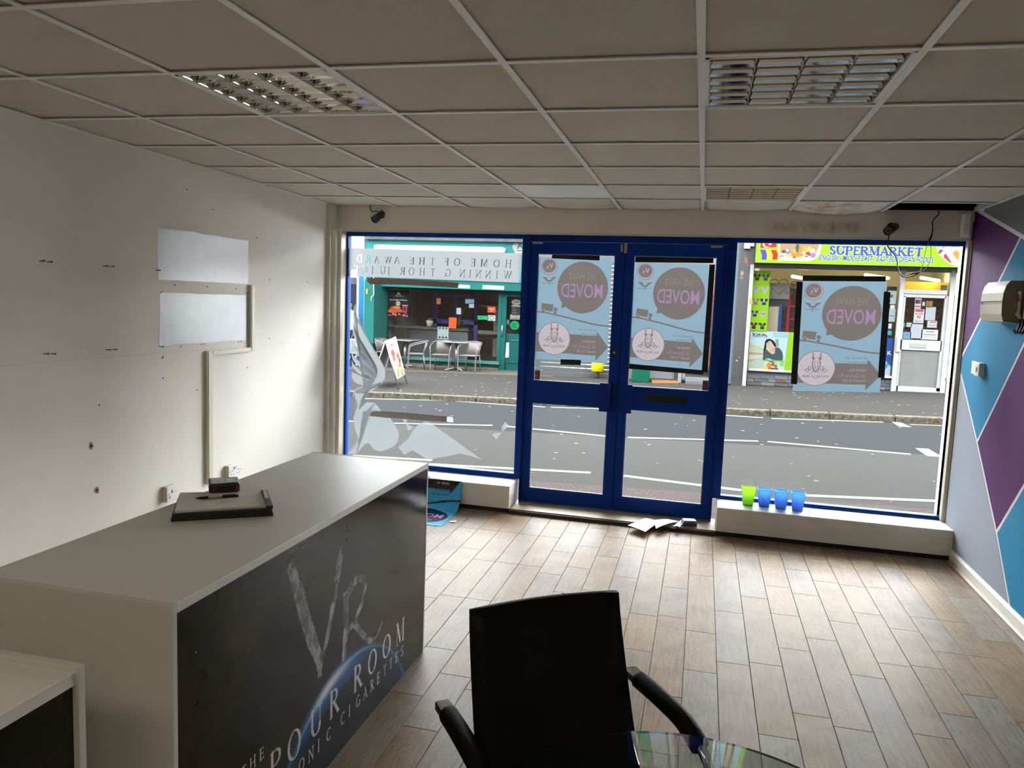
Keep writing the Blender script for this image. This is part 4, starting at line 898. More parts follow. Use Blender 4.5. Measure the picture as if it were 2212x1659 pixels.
# mail on the threshold
def sheet(name, label, px, z, c, m, bend=.0, group=None, nx=8, th=.0015):
    P = [onZ(a, b, z) for a, b in px]; ctr = sum(P, Vector())/4; t = None; vs = []
    for k in range(2):
        for j in range(nx+1):
            for i in range(nx+1):
                u, v_ = i/nx, j/nx; p = lerp(lerp(P[0], P[1], u), lerp(P[3], P[2], u), v_)
                vs.append((p.x-ctr.x, p.y-ctr.y, th*k+bend*(math.sin(u*math.pi*1.2)*.6+v_*v_*.8*math.sin(u*3))))
    k = (nx+1)**2; fs = []
    for j in range(nx):
        for i in range(nx): a = j*(nx+1)+i; fs += [(a, a+nx+1, a+nx+2, a+1), (k+a, k+a+1, k+a+nx+2, k+a+nx+1)]
    mb = MB(); mb.add(vs, fs, True); o = mb.build(name, m, None); o.location = (ctr.x, ctr.y, z); return tag(o, label, c, group)
m_env = mat('envelope_white', '#e9edf3', .6)
sheet('envelope', 'white letter half off the edge of the door threshold, leftmost of the mail', [(1395, 1119), (1423, 1127), (1394, 1149), (1356, 1135)], .0385, 'letter', m_env, .002, 'mail on the threshold')
sheet('envelope', 'white folded letter lying over the first, middle of the mail', [(1412, 1125), (1443, 1121), (1467, 1126), (1417, 1142)], .046, 'letter', m_env, .006, 'mail on the threshold')
sheet('leaflet', 'pink and white leaflet curling from under the letters', [(1470, 1124), (1481, 1123), (1468, 1139), (1455, 1137)], .045, 'leaflet', mat('leaflet_pink', '#d6c4c0', .5), .006, 'mail on the threshold')
c0 = onZ(1488, 1127, .06); t = thing('leaflet_bundle', 'thick dark bundle of printed leaflets at the right of the mail', 'leaflets', (c0.x, c0.y, .0385), .25)
for k in range(7):
    mb = MB(); mb.rbox(-.055+.002*k, .055-.001*k, -.035, .035, .0055*k, .0055*k+.0048, b=.001); mb.build('leaflet_sheet', mat('leaflet_%d' % k, ['#3a3550', '#6b6478', '#2a2638', '#8a86a0', '#4a4258', '#9a98b8', '#4d5a9a'][k], .4, var=.4, scale=60), t)
# floor scraps
for x, y, n, lb, c in ((1226, 1284, 'paint_chip', 'small black curled chip on the floor behind the chair', '#111113'), (1382, 1463, 'paint_flake', 'tiny dark flake on the floor beyond the right arm tip', '#3a3330')):
    q0 = onZ(x, y, .0); mb = MB(); mb.prism([(-.03, -.006), (.0, -.012), (.03, .0), (.008, .01), (-.02, .008)], 'z', 0, .006); o = mb.build(n, mat(n, c, .5), None); o.location = (q0.x, q0.y, .0005); tag(o, lb, 'debris')
# roll-up poster fallen over the left plinth
def poster_front_print(w, h, cell, mirror, cols=None):
    """the WE HAVE MOVED sheet, drawn as seen (u to the right, v down); mirror = seen from the back"""
    K = dict(bg='#5fb2dc', dk='#2b2624', pk='#c06fd6', wh='#f3e9ee', tx='#2b2624', lt='#f0eef0', logo='#b79ab8')
    if cols: K.update(cols)
    p = Print(w, h, cell, K['bg']); s = w
    def X(u): return (u if mirror else 1-u)*w
    def Yv(v_): return v_*h
    p.circle(X(.615), Yv(.287), .346*s, K['dk']); p.poly([(X(.345), Yv(.425)), (X(.333), Yv(.490)), (X(.42), Yv(.475)), (X(.44), Yv(.40))], K['dk'])
    def T(txt, u, v_, hh, c, bold=0., width=None): p.text(txt, X(u), Yv(v_), hh*h, c, mirror=mirror, bold=bold, width=None if width is None else width*w)
    T('WE HAVE', .805, .213, .062, K['lt2'] if 'lt2' in K else K['logo'], 0., .385); T('MOVED', .89, .382, .128, K['pk'], .006, .565)
    p.circle(X(.147), Yv(.093), .118*s, K['logo'], ry=.112*s); p.circle(X(.147), Yv(.090), .102*s, K['wh'], ry=.097*s); p.circle(X(.145), Yv(.087), .096*s, K['dk'], ry=.090*s)
    T('V', .20, .105, .045, K['wh']); T('R', .135, .112, .028, K['wh']); p.line([(X(.205), Yv(.122)), (X(.09), Yv(.122))], .004*s, K['logo'])
    for sg in (-1, 1):
        p.poly([(X(.15+sg*.022), Yv(.222)), (X(.15+sg*.035), Yv(.198)), (X(.15+sg*.105), Yv(.190)), (X(.15+sg*.075), Yv(.208)), (X(.15+sg*.05), Yv(.222)), (X(.15+sg*.03), Yv(.238))], K['dk'])
    p.rect(*sorted((X(.125), X(.175)))[:1], Yv(.222), sorted((X(.125), X(.175)))[1], Yv(.241), K['dk']); a, b = sorted((X(.145), X(.157))); p.rect(a, Yv(.24), b, Yv(.277), K['dk'])
    T('Thor Juice', .245, .258, .013, K['dk'], .004, .185)
    p.poly([(X(.062), Yv(.447)), (X(.222), Yv(.458)), (X(.213), Yv(.528)), (X(.055), Yv(.515))], K['dk']); p.poly([(X(.232), Yv(.487)), (X(.272), Yv(.491)), (X(.280), Yv(.505)), (X(.276), Yv(.532)), (X(.228), Yv(.527))], K['dk'])
    for u, v_ in ((.088, .522), (.252, .536)): p.circle(X(u), Yv(v_), .026*s, K['bg']); p.circle(X(u), Yv(v_), .019*s, K['dk'])
    road = [(X(u), Yv(v_)) for u, v_ in ((-.02, .532), (.12, .540), (.25, .556), (.47, .586), (.62, .609), (.75, .628), (.88, .640), (1.02, .646))]; p.line(road, .020*s, K['dk'])
    p.poly([(X(-.01), Yv(.735)), (X(.835), Yv(.742)), (X(.84), Yv(.700)), (X(.997), Yv(.845)), (X(.83), Yv(.985)), (X(.832), Yv(.932)), (X(-.01), Yv(.925))], K['dk'])
    p.circle(X(.25), Yv(.79), .224*s, K['dk']); p.circle(X(.25), Yv(.79), .217*s, K['wh'])
    # bearded helmet emblem over crossed scissors
    ck = K['dk']
    for sg in (-1, 1):
        P_ = lambda a, b_: (X(.25+sg*a), Yv(b_))
        p.poly([P_(.040, .636), P_(.058, .655), P_(.058, .690), P_(.048, .712), P_(.024, .705), P_(.036, .680)], ck); p.poly([P_(.043, .650), P_(.051, .660), P_(.050, .686), P_(.042, .694)], K['wh'])
        p.line([P_(0, .688), P_(.022, .697), P_(.036, .712)], .006*s, ck); p.line([P_(.004, .722), P_(.03, .722), P_(.04, .716)], .006*s, ck)
        p.line([P_(.046, .725), P_(.046, .760), P_(.030, .795), P_(.0, .822)], .011*s, ck); p.line([P_(.03, .735), P_(.012, .738)], .009*s, ck); p.line([P_(.028, .752), P_(.010, .772), P_(.0, .798)], .007*s, ck); p.line([P_(.036, .77), P_(.02, .80)], .006*s, ck)
        p.circle(*P_(.072, .785), .021*s, ck, r0=.014*s); p.circle(*P_(.100, .808), .023*s, ck, r0=.015*s); p.line([P_(.12, .802), P_(.150, .806)], .005*s, ck)
        p.line([P_(.055, .795), P_(-.08, .845)], .006*s, ck, .003*s); p.line([P_(.080, .805), P_(-.05, .828)], .004*s, ck)
    T('VALHALLA HAIR', .408, .873, .022, ck, .004, .315); T('EST. 2016', .275, .887, .006, ck, .0, .05)
    T('Just down the road', .830, .698, .022, K['tx'], .002, .245); T('to our friends at', .830, .737, .022, K['tx'], .002, .205)
    T('Valhalla Hair', .828, .812, .026, K['lt'], .003, .205); T('26 Queens Rd', .826, .866, .034, K['pk'], .004, .305); T('Hastings TN34 1QY', .824, .908, .024, K['lt'], .002, .255)
    return p
fallen = poster_front_print(.57, .80, .0026, False, dict(bg='#35a3d6', dk='#1a1716', pk='#b877e0', wh='#ece6ea', lt='#d8d8da', logo='#8a7090'))
def fall(u, w):
    # upside down: the sheet's foot lies on the sill, it bends over the edge and slides out on to the floor
    s = (1-w)*.80; x = -2.32+.57*(1-u)
    if s < .13: y, z = 5.79-s, .2165
    elif s < .30: a = s-.13; y, z = 5.66-.012-.10*(a/.17)**2*.35, .2165-a*.98
    else:
        a = s-.30; f = min(1, a/.12); y, z = 5.61-.02-a*.92+.03*f*(1-f), max(.003, .05*(1-f)**2)
    return (x+.02*(s-.2), y-KF*x, z)
t = thing('fallen_poster', 'blue poster slumped over the left plinth on to the floor behind the counter', 'poster', (-2.0, 5.6, .1))
rel(fallen.build('sheet', fall, print_mat('poster_gloss', rough=.25), t), t)
mb = MB(); mb.slab([(-1.71, 5.27, .004), (-1.67, 5.29, .004), (-1.675, 5.33, .004), (-1.715, 5.31, .004)], (0, 0, 1), .0008); rel(mb.build('tape', mat('clear_tape', '#c8d4d8', .3), t), t)

# ================================================================== POSTERS AND FILM ON THE GLASS
m_poster = print_mat('poster_back', 'thin', k=.22, trans=.62); m_tape = mat('black_tape', '#070707', .5)
PCOL = dict(bg='#a6c6d8', dk='#8f857f', pk='#bd9bbf', wh='#e2d5da', tx='#857e7c', lt='#c2b8b4', lt2='#a2968f', logo='#b3a0b0')
def glass_pt(x, y, d=.0015): p = onF(x, y, GYP); return Vector((p.x, p.y-d, p.z))
def poster(label, tl, tr_, bl, br, tapes, dx=0.):
    t = thing('notice_poster', label, 'poster', tuple(glass_pt((bl[0]+br[0])/2, bl[1])), group='moved notices on the glass')
    pr = poster_front_print(.57, .80, .0024, True, PCOL); c = [glass_pt(*q) for q in (tl, tr_, bl, br)]
    rel(pr.build('sheet', quad_place(*c), m_poster, t), t)
    for q in tapes:
        mb = MB(); mb.slab([glass_pt(*a, d=.0026) for a in q], (0, -1, 0), .0005); rel(mb.build('tape', m_tape, t), t)
s1 = lambda x, y: (1150+x*.0844, 540+y*.0844); s2 = lambda x, y: (1150+x*.0844, 680+y*.0844); sA = lambda x, y: (1120+x*.217, 490+y*.217); sB = lambda x, y: (1540+x*.2586, 420+y*.2586)
poster('reversed blue notice on the left door pane, short tape at top and foot', (1165, 555), (1322.6, 556.5), (1157, 775), (1312.5, 785.5),
       [[s1(515, 85), s1(1730, 130), s1(1718, 270), s1(500, 215)], [s2(725, 1138), s2(1250, 1155), s2(1240, 1290), s2(720, 1275)]])
poster('reversed blue notice on the right door pane, taped along top, right and foot', sA(1165, 345), sA(1910, 372), sA(1095, 1372), sA(1825, 1428),
       [[sA(1165, 297), sA(1943, 305), sA(1940, 362), sA(1160, 352)], [sA(1902, 375), sA(1958, 375), sA(1880, 1450), sA(1825, 1440)], [sA(1102, 1362), sA(1840, 1428), sA(1838, 1474), sA(1098, 1412)]])
poster('reversed blue notice on the right window, taped along top and both sides', sB(748, 724), sB(1455, 728), sB(665, 1640), sB(1395, 1655),
       [[sB(748, 676), sB(1447, 683), sB(1441, 728), sB(748, 722)], [sB(700, 726), sB(751, 732), sB(702, 1585), sB(650, 1583)], [sB(1428, 811), sB(1483, 816), sB(1432, 1532), sB(1378, 1530)]])
# frosted film with clear reversed lettering
m_film = film_mat('frosted_film', '#dfe6e8', .96, .23)
tl, tr_, bl, br = (754, 535.5), (1129, 547.5), (753, 596.5), (1122, 611)
W_, H_ = 1.485, .235; p = Print(W_, H_, .0028, '#dfe6e8')
bx = lambda x: (x-.0)/2212                              # letters read from the close view of the window
def fu(x): return (x-205)/(1690-205)*W_                  # crop columns 205..1690 of the band
p.serif('HOME OF THE AWARD', 0, .115, .058, None, mirror=True, T=.12, t=.05, at=[-fu(q) for q in (1608, 1512, 1412, 1312, 0, 1182, 1085, 0, 968, 880, 788, 0, 660, 590, 482, 405, 325)])
p.serif('WINNING THOR JUICE', 0, .205, .058, None, mirror=True, T=.10, t=.045, at=[-fu(q) for q in (1618, 1508, 1450, 1368, 1282, 1232, 1108, 0, 975, 888, 795, 712, 0, 582, 540, 430, 372, 290)])
c = [glass_pt(*q) for q in (tl, tr_, bl, br)]
o = p.build('frosted_film', quad_place(*c), m_film); tag(o, 'frosted film band across the left window with clear reversed serif lettering', 'window film')
def decal(name, polys, m, label, cat, th=.0004, group=None):
    """shapes cut from one sheet of film, read off the pane"""
    k = glass_pt(*polys[0][0]); t = thing(name, label, cat, tuple(k), group=group)
    for P in polys:
        mb = MB(); v_ = [glass_pt(a, b) for a, b in P]; bm = bmesh.new(); f = bm.faces.new([bm.verts.new(q) for q in v_]); bmesh.ops.triangulate(bm, faces=[f]); bm.verts.index_update()
        mb.add([q.co[:] for q in bm.verts], [[q.index for q in f.verts] for f in bm.faces]); bm.free(); rel(mb.build('film_shape', m, t), t)
    return t
w = lambda x, y: (740+x*.1386, 620+y*.1386)
def cur(*pts): return [(a.x, a.y) for a in smooth_path([(x, y, 0) for x, y in pts], 4)]
feather = [cur(w(205, 260), w(175, 330), w(190, 460), w(270, 600), w(420, 850), w(560, 1080), w(640, 1230), w(665, 1330), w(660, 1430), w(600, 1500), w(545, 1560), w(470, 1610), w(400, 1659))+cur(w(185, 1659), w(215, 1600), w(330, 1550), w(440, 1530), w(520, 1420), w(545, 1290), w(500, 1180), w(420, 1040), w(330, 900), w(240, 740), w(185, 600), w(165, 450), w(180, 320)),
 cur(w(165, 580), w(170, 660), w(220, 790), w(300, 900), w(420, 1060), w(520, 1220), w(540, 1250))+cur(w(510, 1240), w(400, 1110), w(280, 970), w(200, 830), w(160, 700)),
 cur(w(165, 830), w(190, 930), w(270, 1020), w(380, 1120), w(470, 1220), w(540, 1310))+cur(w(500, 1290), w(390, 1200), w(270, 1090), w(190, 1000), w(155, 910)),
 cur(w(150, 985), w(175, 1080), w(270, 1170), w(390, 1250), w(480, 1320), w(540, 1400))+cur(w(500, 1380), w(380, 1320), w(250, 1230), w(170, 1150), w(140, 1060)),
 cur(w(140, 1120), w(170, 1200), w(260, 1290), w(380, 1370), w(510, 1470))+cur(w(480, 1480), w(350, 1400), w(230, 1330), w(150, 1240)),
 cur(w(140, 1320), w(230, 1360), w(350, 1430), w(460, 1510))+cur(w(420, 1535), w(300, 1530), w(200, 1490), w(145, 1420))]
b4 = lambda x, y: (740+x*.1718, 820+y*.1718)
tail = cur(b4(380, 60), b4(240, 85), b4(150, 130), b4(130, 210), b4(175, 260), b4(185, 330), b4(150, 440))+cur(b4(165, 440), b4(215, 350), b4(235, 240), b4(300, 150), b4(430, 95), b4(520, 20))
decal('wing_film', feather+[tail], m_film, 'frosted wing with long feathers stuck on the left window', 'window film')
blob = [b4(*q) for q in ((205, 380), (305, 285), (350, 293), (400, 290), (450, 340), (485, 390), (480, 398), (400, 395), (375, 410), (345, 405), (325, 415), (290, 400), (258, 398), (248, 450), (610, 485), (612, 520), (700, 640), (712, 700), (690, 790), (640, 840), (560, 880), (480, 905), (400, 880), (330, 800), (280, 810), (180, 930), (60, 935), (150, 840), (215, 760), (180, 700), (150, 600), (140, 460))]
cone = [b4(*q) for q in ((700, 850), (830, 740), (880, 640), (960, 560), (1040, 525), (1120, 545), (1250, 650), (1400, 750), (1560, 870), (1700, 970), (1760, 1010), (1620, 960), (1480, 930), (1340, 960), (1200, 985), (1100, 1000), (1040, 990), (960, 935), (880, 890), (780, 945))]
decal('body_film', [blob, cone, [b4(*q) for q in ((745, 497), (812, 497), (812, 560), (905, 595), (850, 640), (815, 600), (795, 560))], [b4(*q) for q in ((2000, 590), (2045, 530), (2090, 578), (2040, 632), (2010, 645), (2000, 620))], [b4(*q) for q in ((1880, 690), (1920, 668), (2000, 670), (1930, 750))]], film_mat('thin_frosted_film', '#dfe6e8', .75, .27), 'frosted film figure and torn scraps low on the left window', 'window film')
m_kraft = mat('brown_backing', '#8d8075', .7, var=.12, scale=30, stretch=(4, 4, .3))
tp = lambda x, y: (700+x*.25316, 430+y*.25316)
decal('backing_strip', [[tp(*q) for q in ((370, 680), (420, 676), (600, 684), (1000, 702), (1148, 716), (1142, 758), (1000, 750), (700, 732), (540, 728), (395, 728), (365, 700))]], m_kraft, 'torn brown backing strip under the frosted lettering', 'tape strip')
decal('backing_strip', [[b4(*q) for q in ((262, 395), (325, 415), (340, 402), (400, 392), (600, 402), (900, 425), (1200, 455), (1318, 462), (1305, 490), (1318, 532), (1000, 512), (600, 480), (248, 450))]], mat('brown_backing_low', '#9a948d', .7, var=.1, scale=30, stretch=(4, 4, .3)), 'torn brown backing strip low on the left window', 'tape strip')
m_white_film = film_mat('white_film', '#e8edf2', .9, .36)
decal('film_scrap', [[tp(*q) for q in ((1150, 728), (1248, 735), (1244, 764), (1144, 758))]], m_white_film, 'small white film scrap beside the upper brown strip', 'film scrap')
decal('film_scrap', [[tp(*q) for q in ((1353, 732), (1538, 742), (1535, 776), (1350, 767))]], m_white_film, 'longer white film scrap high on the left window near the door', 'film scrap')
decal('film_scrap', [[tp(*q) for q in ((1555, 1225), (1580, 1222), (1578, 1350), (1546, 1355))]], m_white_film, 'upright white film scrap low on the pane in front of the green cafe door', 'film scrap')
decal('film_scrap', [[b4(*q) for q in ((1318, 465), (1380, 468), (1392, 490), (1390, 540), (1318, 532), (1305, 500))]], m_white_film, 'small white scrap at the end of the lower brown strip', 'film scrap')
# ================================================================== THE STREET
KE = .064; KV = KE*3.2                                         # street colours darkened to suit the room's exposure; upright faces lightened for weaker skylight
def em(name, c, rough=.7, **k): k.setdefault('spec', .04); return mat(name, c, rough, k=KV, **k)
def flat(name, c, sc, spec=.0):
    return mat(name, c, .85, var=.22, scale=sc, k=KE, spec=spec, bump=.0)
m_asph = flat('asphalt', '#8e9295', 55); m_patch = flat('worn_asphalt', '#adada9', 70); m_pave = flat('pavement_asphalt', '#9d9a96', 40)
m_kerb = mat('granite_kerb', '#e6dec8', .9, spec=0., var=.5, scale=22, k=KE*1.35, tint='#98917c', bump=.6, bscale=25); m_near = mat('speckled_paving', '#b3a7a4', .85, spec=0., var=.5, scale=75, k=KE*1.5, tint='#776a68')
m_line = mat('road_paint', '#f2f0de', .8, spec=0., var=.12, scale=30, k=KE*1.82)
XA, XB = -24., 22.
road = struct(box('road', m_asph, None, XA, XB, 7.30, 13.52, -.3, -.1, tf=slope)); 
box('worn_strip', m_patch, road, XA, XB, 7.45, 10.55, -.1, -.0985, tf=slope)
pn = struct(box('pavement_near', m_near, None, XA, XB, 6.0, 7.17, -.3, 0, tf=slope)); pf = struct(box('pavement_far', m_pave, None, XA, XB, 13.66, 20.0, -.3, 0, tf=slope))
box('granite_strip', mat('pale_granite_strip', '#c9c4b2', .85, spec=0., var=.3, scale=45, k=KE), pf, -12.5, -3.4, 18.0, 19.45, 0, .006, tf=slope)
# the terrace goes on along this side of the street
m_terr = em('terrace_brick', '#8a6f60', .9, var=.3, scale=6)
struct(box('wall_terrace_left', m_terr, None, XA, XL-.16, 5.9, 6.02, -.8, 6.0)); struct(box('wall_terrace_right', m_terr, None, XR+.16, XB, 5.9, 6.02, -.6, 6.0)); struct(box('wall_upper_front', m_terr, None, XL-.15, XR+.15, 5.9, 6.02, 3.62, 6.0))
x = -11.
while x < 9:
    l = random.uniform(.8, 1.0)
    mb = MB(slope); mb.rbox(x+.006, x+l-.006, 13.52, 13.66, -.2, .004+random.uniform(-.006, .004), b=.02); mb.build('kerb_stone', m_kerb, pf)
    mb = MB(slope); mb.rbox(x+.006, x+l-.006, 7.17, 7.30, -.2, random.uniform(-.075, -.06), b=.015)
    if -4 < x < 4: mb.build('kerb_stone', mat('near_kerb', '#c6c0b0', .9, spec=0., var=.3, scale=30, k=KE), pn)
    x += l
def marking(a, b, w=.10, m=m_line, n='road_marking'):
    A, B = onG(*a, off=-.1), onG(*b, off=-.1); A = Vector((A.x, A.y, 0)); B = Vector((B.x, B.y, 0)); d = (B-A).normalized(); s = Vector((-d.y, d.x, 0))*w/2
    mb = MB(lambda p: (p[0], p[1], gz(p[0])-.1+p[2])); mb.slab([A-s+Vector((0, 0, .001)), B-s+Vector((0, 0, .001)), B+s+Vector((0, 0, .001)), A+s+Vector((0, 0, .001))], (0, 0, 1), .004); mb.build(n, m, road)
for a, b in (((700, 858.5), (754, 860.5)), ((782, 861.3), (973, 865.6)), ((985, 866.8), (1115, 876.5)), ((1117, 874), (1177, 880)), ((1190, 880), (1330, 884.5)), ((1340, 885), (1550, 897)), ((1552, 896.5), (1648, 903)), ((1667, 904.5), (1908, 912.5))): marking(a, b, .09)
for a, b in (((640, 903), (764, 911)), ((847, 914.8), (1064, 919.5)), ((1090, 921), (1312, 943)), ((1356, 945.5), (1638, 953.5)), ((1658, 954.5), (1967, 982))): marking(a, b, .10)
for a, b in (((760, 985), (933, 995)), ((926, 1003.5), (1276, 1022)), ((1346, 1028.5), (1602, 1060)), ((1736, 1071), (2090, 1086))): marking(a, b, .10)
def block(q, m=m_line):
    P = [onG(*a, off=-.1) for a in q]; mb = MB(lambda p: (p[0], p[1], gz(p[0])-.1+p[2])); mb.slab([(a.x, a.y, .001) for a in P], (0, 0, 1), .004); mb.build('road_marking', m, road)
block(((1925, 911), (1944, 912), (1969, 923.5), (1942, 922)), ); block(((1977, 968.5), (2005, 970), (2036, 988), (2003, 986)))
marking((1965, 917.5), (2100, 922), .08, mat('yellow_road_paint', '#c9a13c', .8, k=KE*1.47))
# grit and paper flecks trodden into the street
mb = MB(slope)
for k in range(420):
    far = random.random() < .6; X = random.uniform(-8, 6); Y = random.uniform(13.8, 17.8) if far else random.uniform(7.6, 13.3); s = random.uniform(.008, .03); z = 0 if far else -.1
    mb.box(X, X+s*1.6, Y, Y+s, z+.001, z+.004)
tag(mb.build('litter_flecks', mat('pale_fleck', '#e4e2da', .8, k=KE*1.76)), 'tiny pale flecks of litter and gum scattered over road and pavement', 'litter', kind='stuff')

# ---- facade helpers: px rectangle on an upright plane
def span(Y, x0, y0, x1, y1):
    ym, xm = (y0+y1)/2, (x0+x1)/2; return onY(x0, ym, Y).x, onY(x1, ym, Y).x, onY(xm, y1, Y).z, onY(xm, y0, Y).z
def fbox(n, m, t, Y, px, d=.06, into=0.):
    """box whose street face lies on plane Y, d deep behind it"""
    a, b, c, e = span(Y, *px); mb = MB(); mb.box(a, b, Y-into, Y+d, c, e); return rel(mb.build(n, m, t), t)
def sub(o, par): 
    o.location = Vector(o.location)+Vector(par.location)*0; return o
m_shop_glass = glass_mat('shop_glass'); m_pr_out = print_mat('street_print', k=KV*.78, rough=.6, spec=.03)
def fprint(n, t, Y, px, p, m=None):
    a, b, c, e = span(Y, *px); o = p.build(n, lambda u, w: (a+(b-a)*u, Y, e+(c-e)*w), m or m_pr_out, t); return rel(o, t)
def fsize(Y, px): a, b, c, e = span(Y, *px); return b-a, e-c
def interior(t, Y, px, depth, mw, mfl, floor_z=None):
    a, b, c, e = span(Y, *px); z0 = floor_z if floor_z is not None else c-.5
    mb = MB(); T = .05
    mb.box(a-T, b+T, Y+depth, Y+depth+T, z0, e+.4); mb.box(a-T, a, Y+.1, Y+depth, z0, e+.4); mb.box(b, b+T, Y+.1, Y+depth, z0, e+.4)
    rel(mb.build('inner_wall', mw, t), t); mb = MB(); mb.box(a, b, Y+.1, Y+depth, e+.35, e+.4); rel(mb.build('inner_ceiling', mw, t), t); mb = MB(); mb.box(a, b, Y+.1, Y+depth, z0-.03, z0); rel(mb.build('inner_floor', mfl, t), t)
TOPZ = 4.3  # upper walls kept low, out of view, to let more skylight in
# ---- blue shop at the far left
m_bblue = em('bright_blue_paint', '#3f9be8', .5); m_bwhite = mat('white_render', '#f2f2f0', .7, spec=.05, k=KV*1.30, var=.06, scale=3); m_dkgl = em('dark_slate_glazing', '#3d4650', .2)
t = thing('blue_shopfront', 'white and bright blue shopfront at the far left edge of the left window', 'shop', (-10.4, 19.1, gz(-10.4)))
YB1 = 19.1
fbox('fascia', m_bwhite, t, YB1-.05, (640, 470, 787, 580), .5); a, b, c, e = span(YB1, 640, 580, 787, 800)
mb = MB(); mb.box(a, b, YB1-.05, YB1+.45, onY(760, 480, YB1).z, TOPZ); rel(mb.build('upper_wall', m_bwhite, t), t)
fbox('window_pane', m_dkgl, t, YB1+.02, (640, 600, 770, 768)); fbox('window_post', m_bwhite, t, YB1-.02, (769.5, 580, 774, 790), .1); fbox('window_sill', m_bwhite, t, YB1-.06, (640, 766, 770, 772), .12); fbox('stall_riser', em('dark_riser', '#565a5c'), t, YB1, (640, 772, 774, 800), .1)
fbox('pilaster', m_bblue, t, YB1-.06, (774, 580, 785, 800), .3); fbox('edge_strip', em('pale_cyan_paint', '#bff0f6'), t, YB1-.07, (785, 580, 787.5, 800), .3); fbox('blind', em('grey_blind', '#6d7478'), t, YB1+.01, (640, 597, 770, 612), .02)
# ---- green cafe
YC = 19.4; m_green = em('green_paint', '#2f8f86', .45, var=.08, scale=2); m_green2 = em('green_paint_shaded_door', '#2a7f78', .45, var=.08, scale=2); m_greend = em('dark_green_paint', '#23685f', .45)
t = thing('cafe_shopfront', 'green painted cafe front with white awning box seen through the left window', 'cafe', (-6.6, YC, gz(-6.6)))
a0 = onY(787, 560, YC-.6).x; a1 = onY(836, 700, YC).x; xr = onY(1160, 600, YC).x
mb = MB(); mb.box(onY(787, 520, YC-.3).x, xr, YC-.3, YC+.3, onY(950, 519, YC-.3).z, TOPZ); rel(mb.build('upper_wall', em('pale_upper_wall', '#cfcac0'), t), t)
fbox('cornice', em('lead_cornice', '#7d8084', .8, var=.3, scale=5), t, YC-.45, (788, 508, 1165, 520), .5)
fbox('fascia', em('green_fascia', '#4fb3b0', .4, var=.05, scale=2), t, YC-.32, (788, 519, 1165, 606), .3); fbox('fascia_dark_band', em('dark_band_grey', '#464c50', .6), t, YC-.335, (800, 556, 1108, 604), .02); fbox('sign_stripe', em('pink_white_stripe', '#e8c8c8', var=.5, scale=3, tint='#ffffff'), t, YC-.34, (800, 546, 1108, 557), .02)  # includes a dark band across the fascia below the awning box
fbox('fascia_rail', m_green, t, YC-.3, (788, 604, 1165, 624), .35)
a, b, c, e = span(YC-.45, 812, 532, 1091, 545); mb = MB(); mb.rbox(a, b, YC-.62, YC-.33, c, e, b=.05, n=3); rel(mb.build('awning_box', mat('white_awning_box', '#f6f6f4', .5, k=KV*1.38), t), t)
w_, h_ = .40, .34; p = Print(w_, h_, .008); p.poly([(.09, .0), (.40, .0), (.40, .34), (.09, .34), (0, .17)], '#f0efe6'); p.text('AB', .12, .21, .14, '#2f8f86', bold=.02); p.rect(.12, .25, .40, .265, '#2f8f86'); fprint('sign_board', t, YC-.335, (1106, 518, 1142, 549), p)
p0 = [onY(787, 640, YC-.6).x, onY(808, 640, YC-.6).x]
mb = MB(); mb.box(p0[0], p0[1], YC-.6, YC+.1, -.6, onY(800, 604, YC-.6).z); pil = rel(mb.build('pilaster', m_green, t), t)
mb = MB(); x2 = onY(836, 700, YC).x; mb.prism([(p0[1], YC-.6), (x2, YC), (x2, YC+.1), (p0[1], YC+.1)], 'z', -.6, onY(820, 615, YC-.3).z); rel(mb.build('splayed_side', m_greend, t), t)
mb = MB(); mb.box(p0[0]-.02, p0[1]+.03, YC-.63, YC-.5, onY(800, 741, YC-.6).z, onY(800, 737, YC-.6).z); rel(mb.build('pilaster_band', m_green, t), t)
fbox('house_sign', em('yellow_tab', '#f2b83a'), t, YC-.625, (790.5, 624, 794.5, 635.5), .02)
mb = MB(); mb.tube([onY(807, 598, YC-.66), onY(807.5, 637, YC-.66), onY(802, 642, YC-.66), onY(802, 652, YC-.66)], .012, 6); rel(mb.build('awning_crank', m_bwhite, t), t)
WN = (838, 625, 1077, 776)
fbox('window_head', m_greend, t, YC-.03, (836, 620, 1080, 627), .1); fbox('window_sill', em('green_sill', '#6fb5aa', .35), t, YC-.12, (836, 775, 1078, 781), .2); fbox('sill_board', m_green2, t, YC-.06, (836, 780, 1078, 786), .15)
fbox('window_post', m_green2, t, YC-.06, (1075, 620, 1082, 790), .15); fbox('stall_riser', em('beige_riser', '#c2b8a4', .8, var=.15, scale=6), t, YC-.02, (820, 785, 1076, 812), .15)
for q in ((936, 781.5, 953.5, 787.5), (1011, 786, 1034, 791)):
    g = fbox('air_vent', em('dark_vent', '#5a5248'), t, YC-.05, q, .04)
fbox('window_pane', m_shop_glass, t, YC, WN, .006)
interior(t, YC, (836, 622, 1165, 776), 3.0, mat('dim_cafe_wall', '#8e8676', .8, var=.5, scale=3, k=.5), em('cafe_floor', '#8a7a62'), -.35)
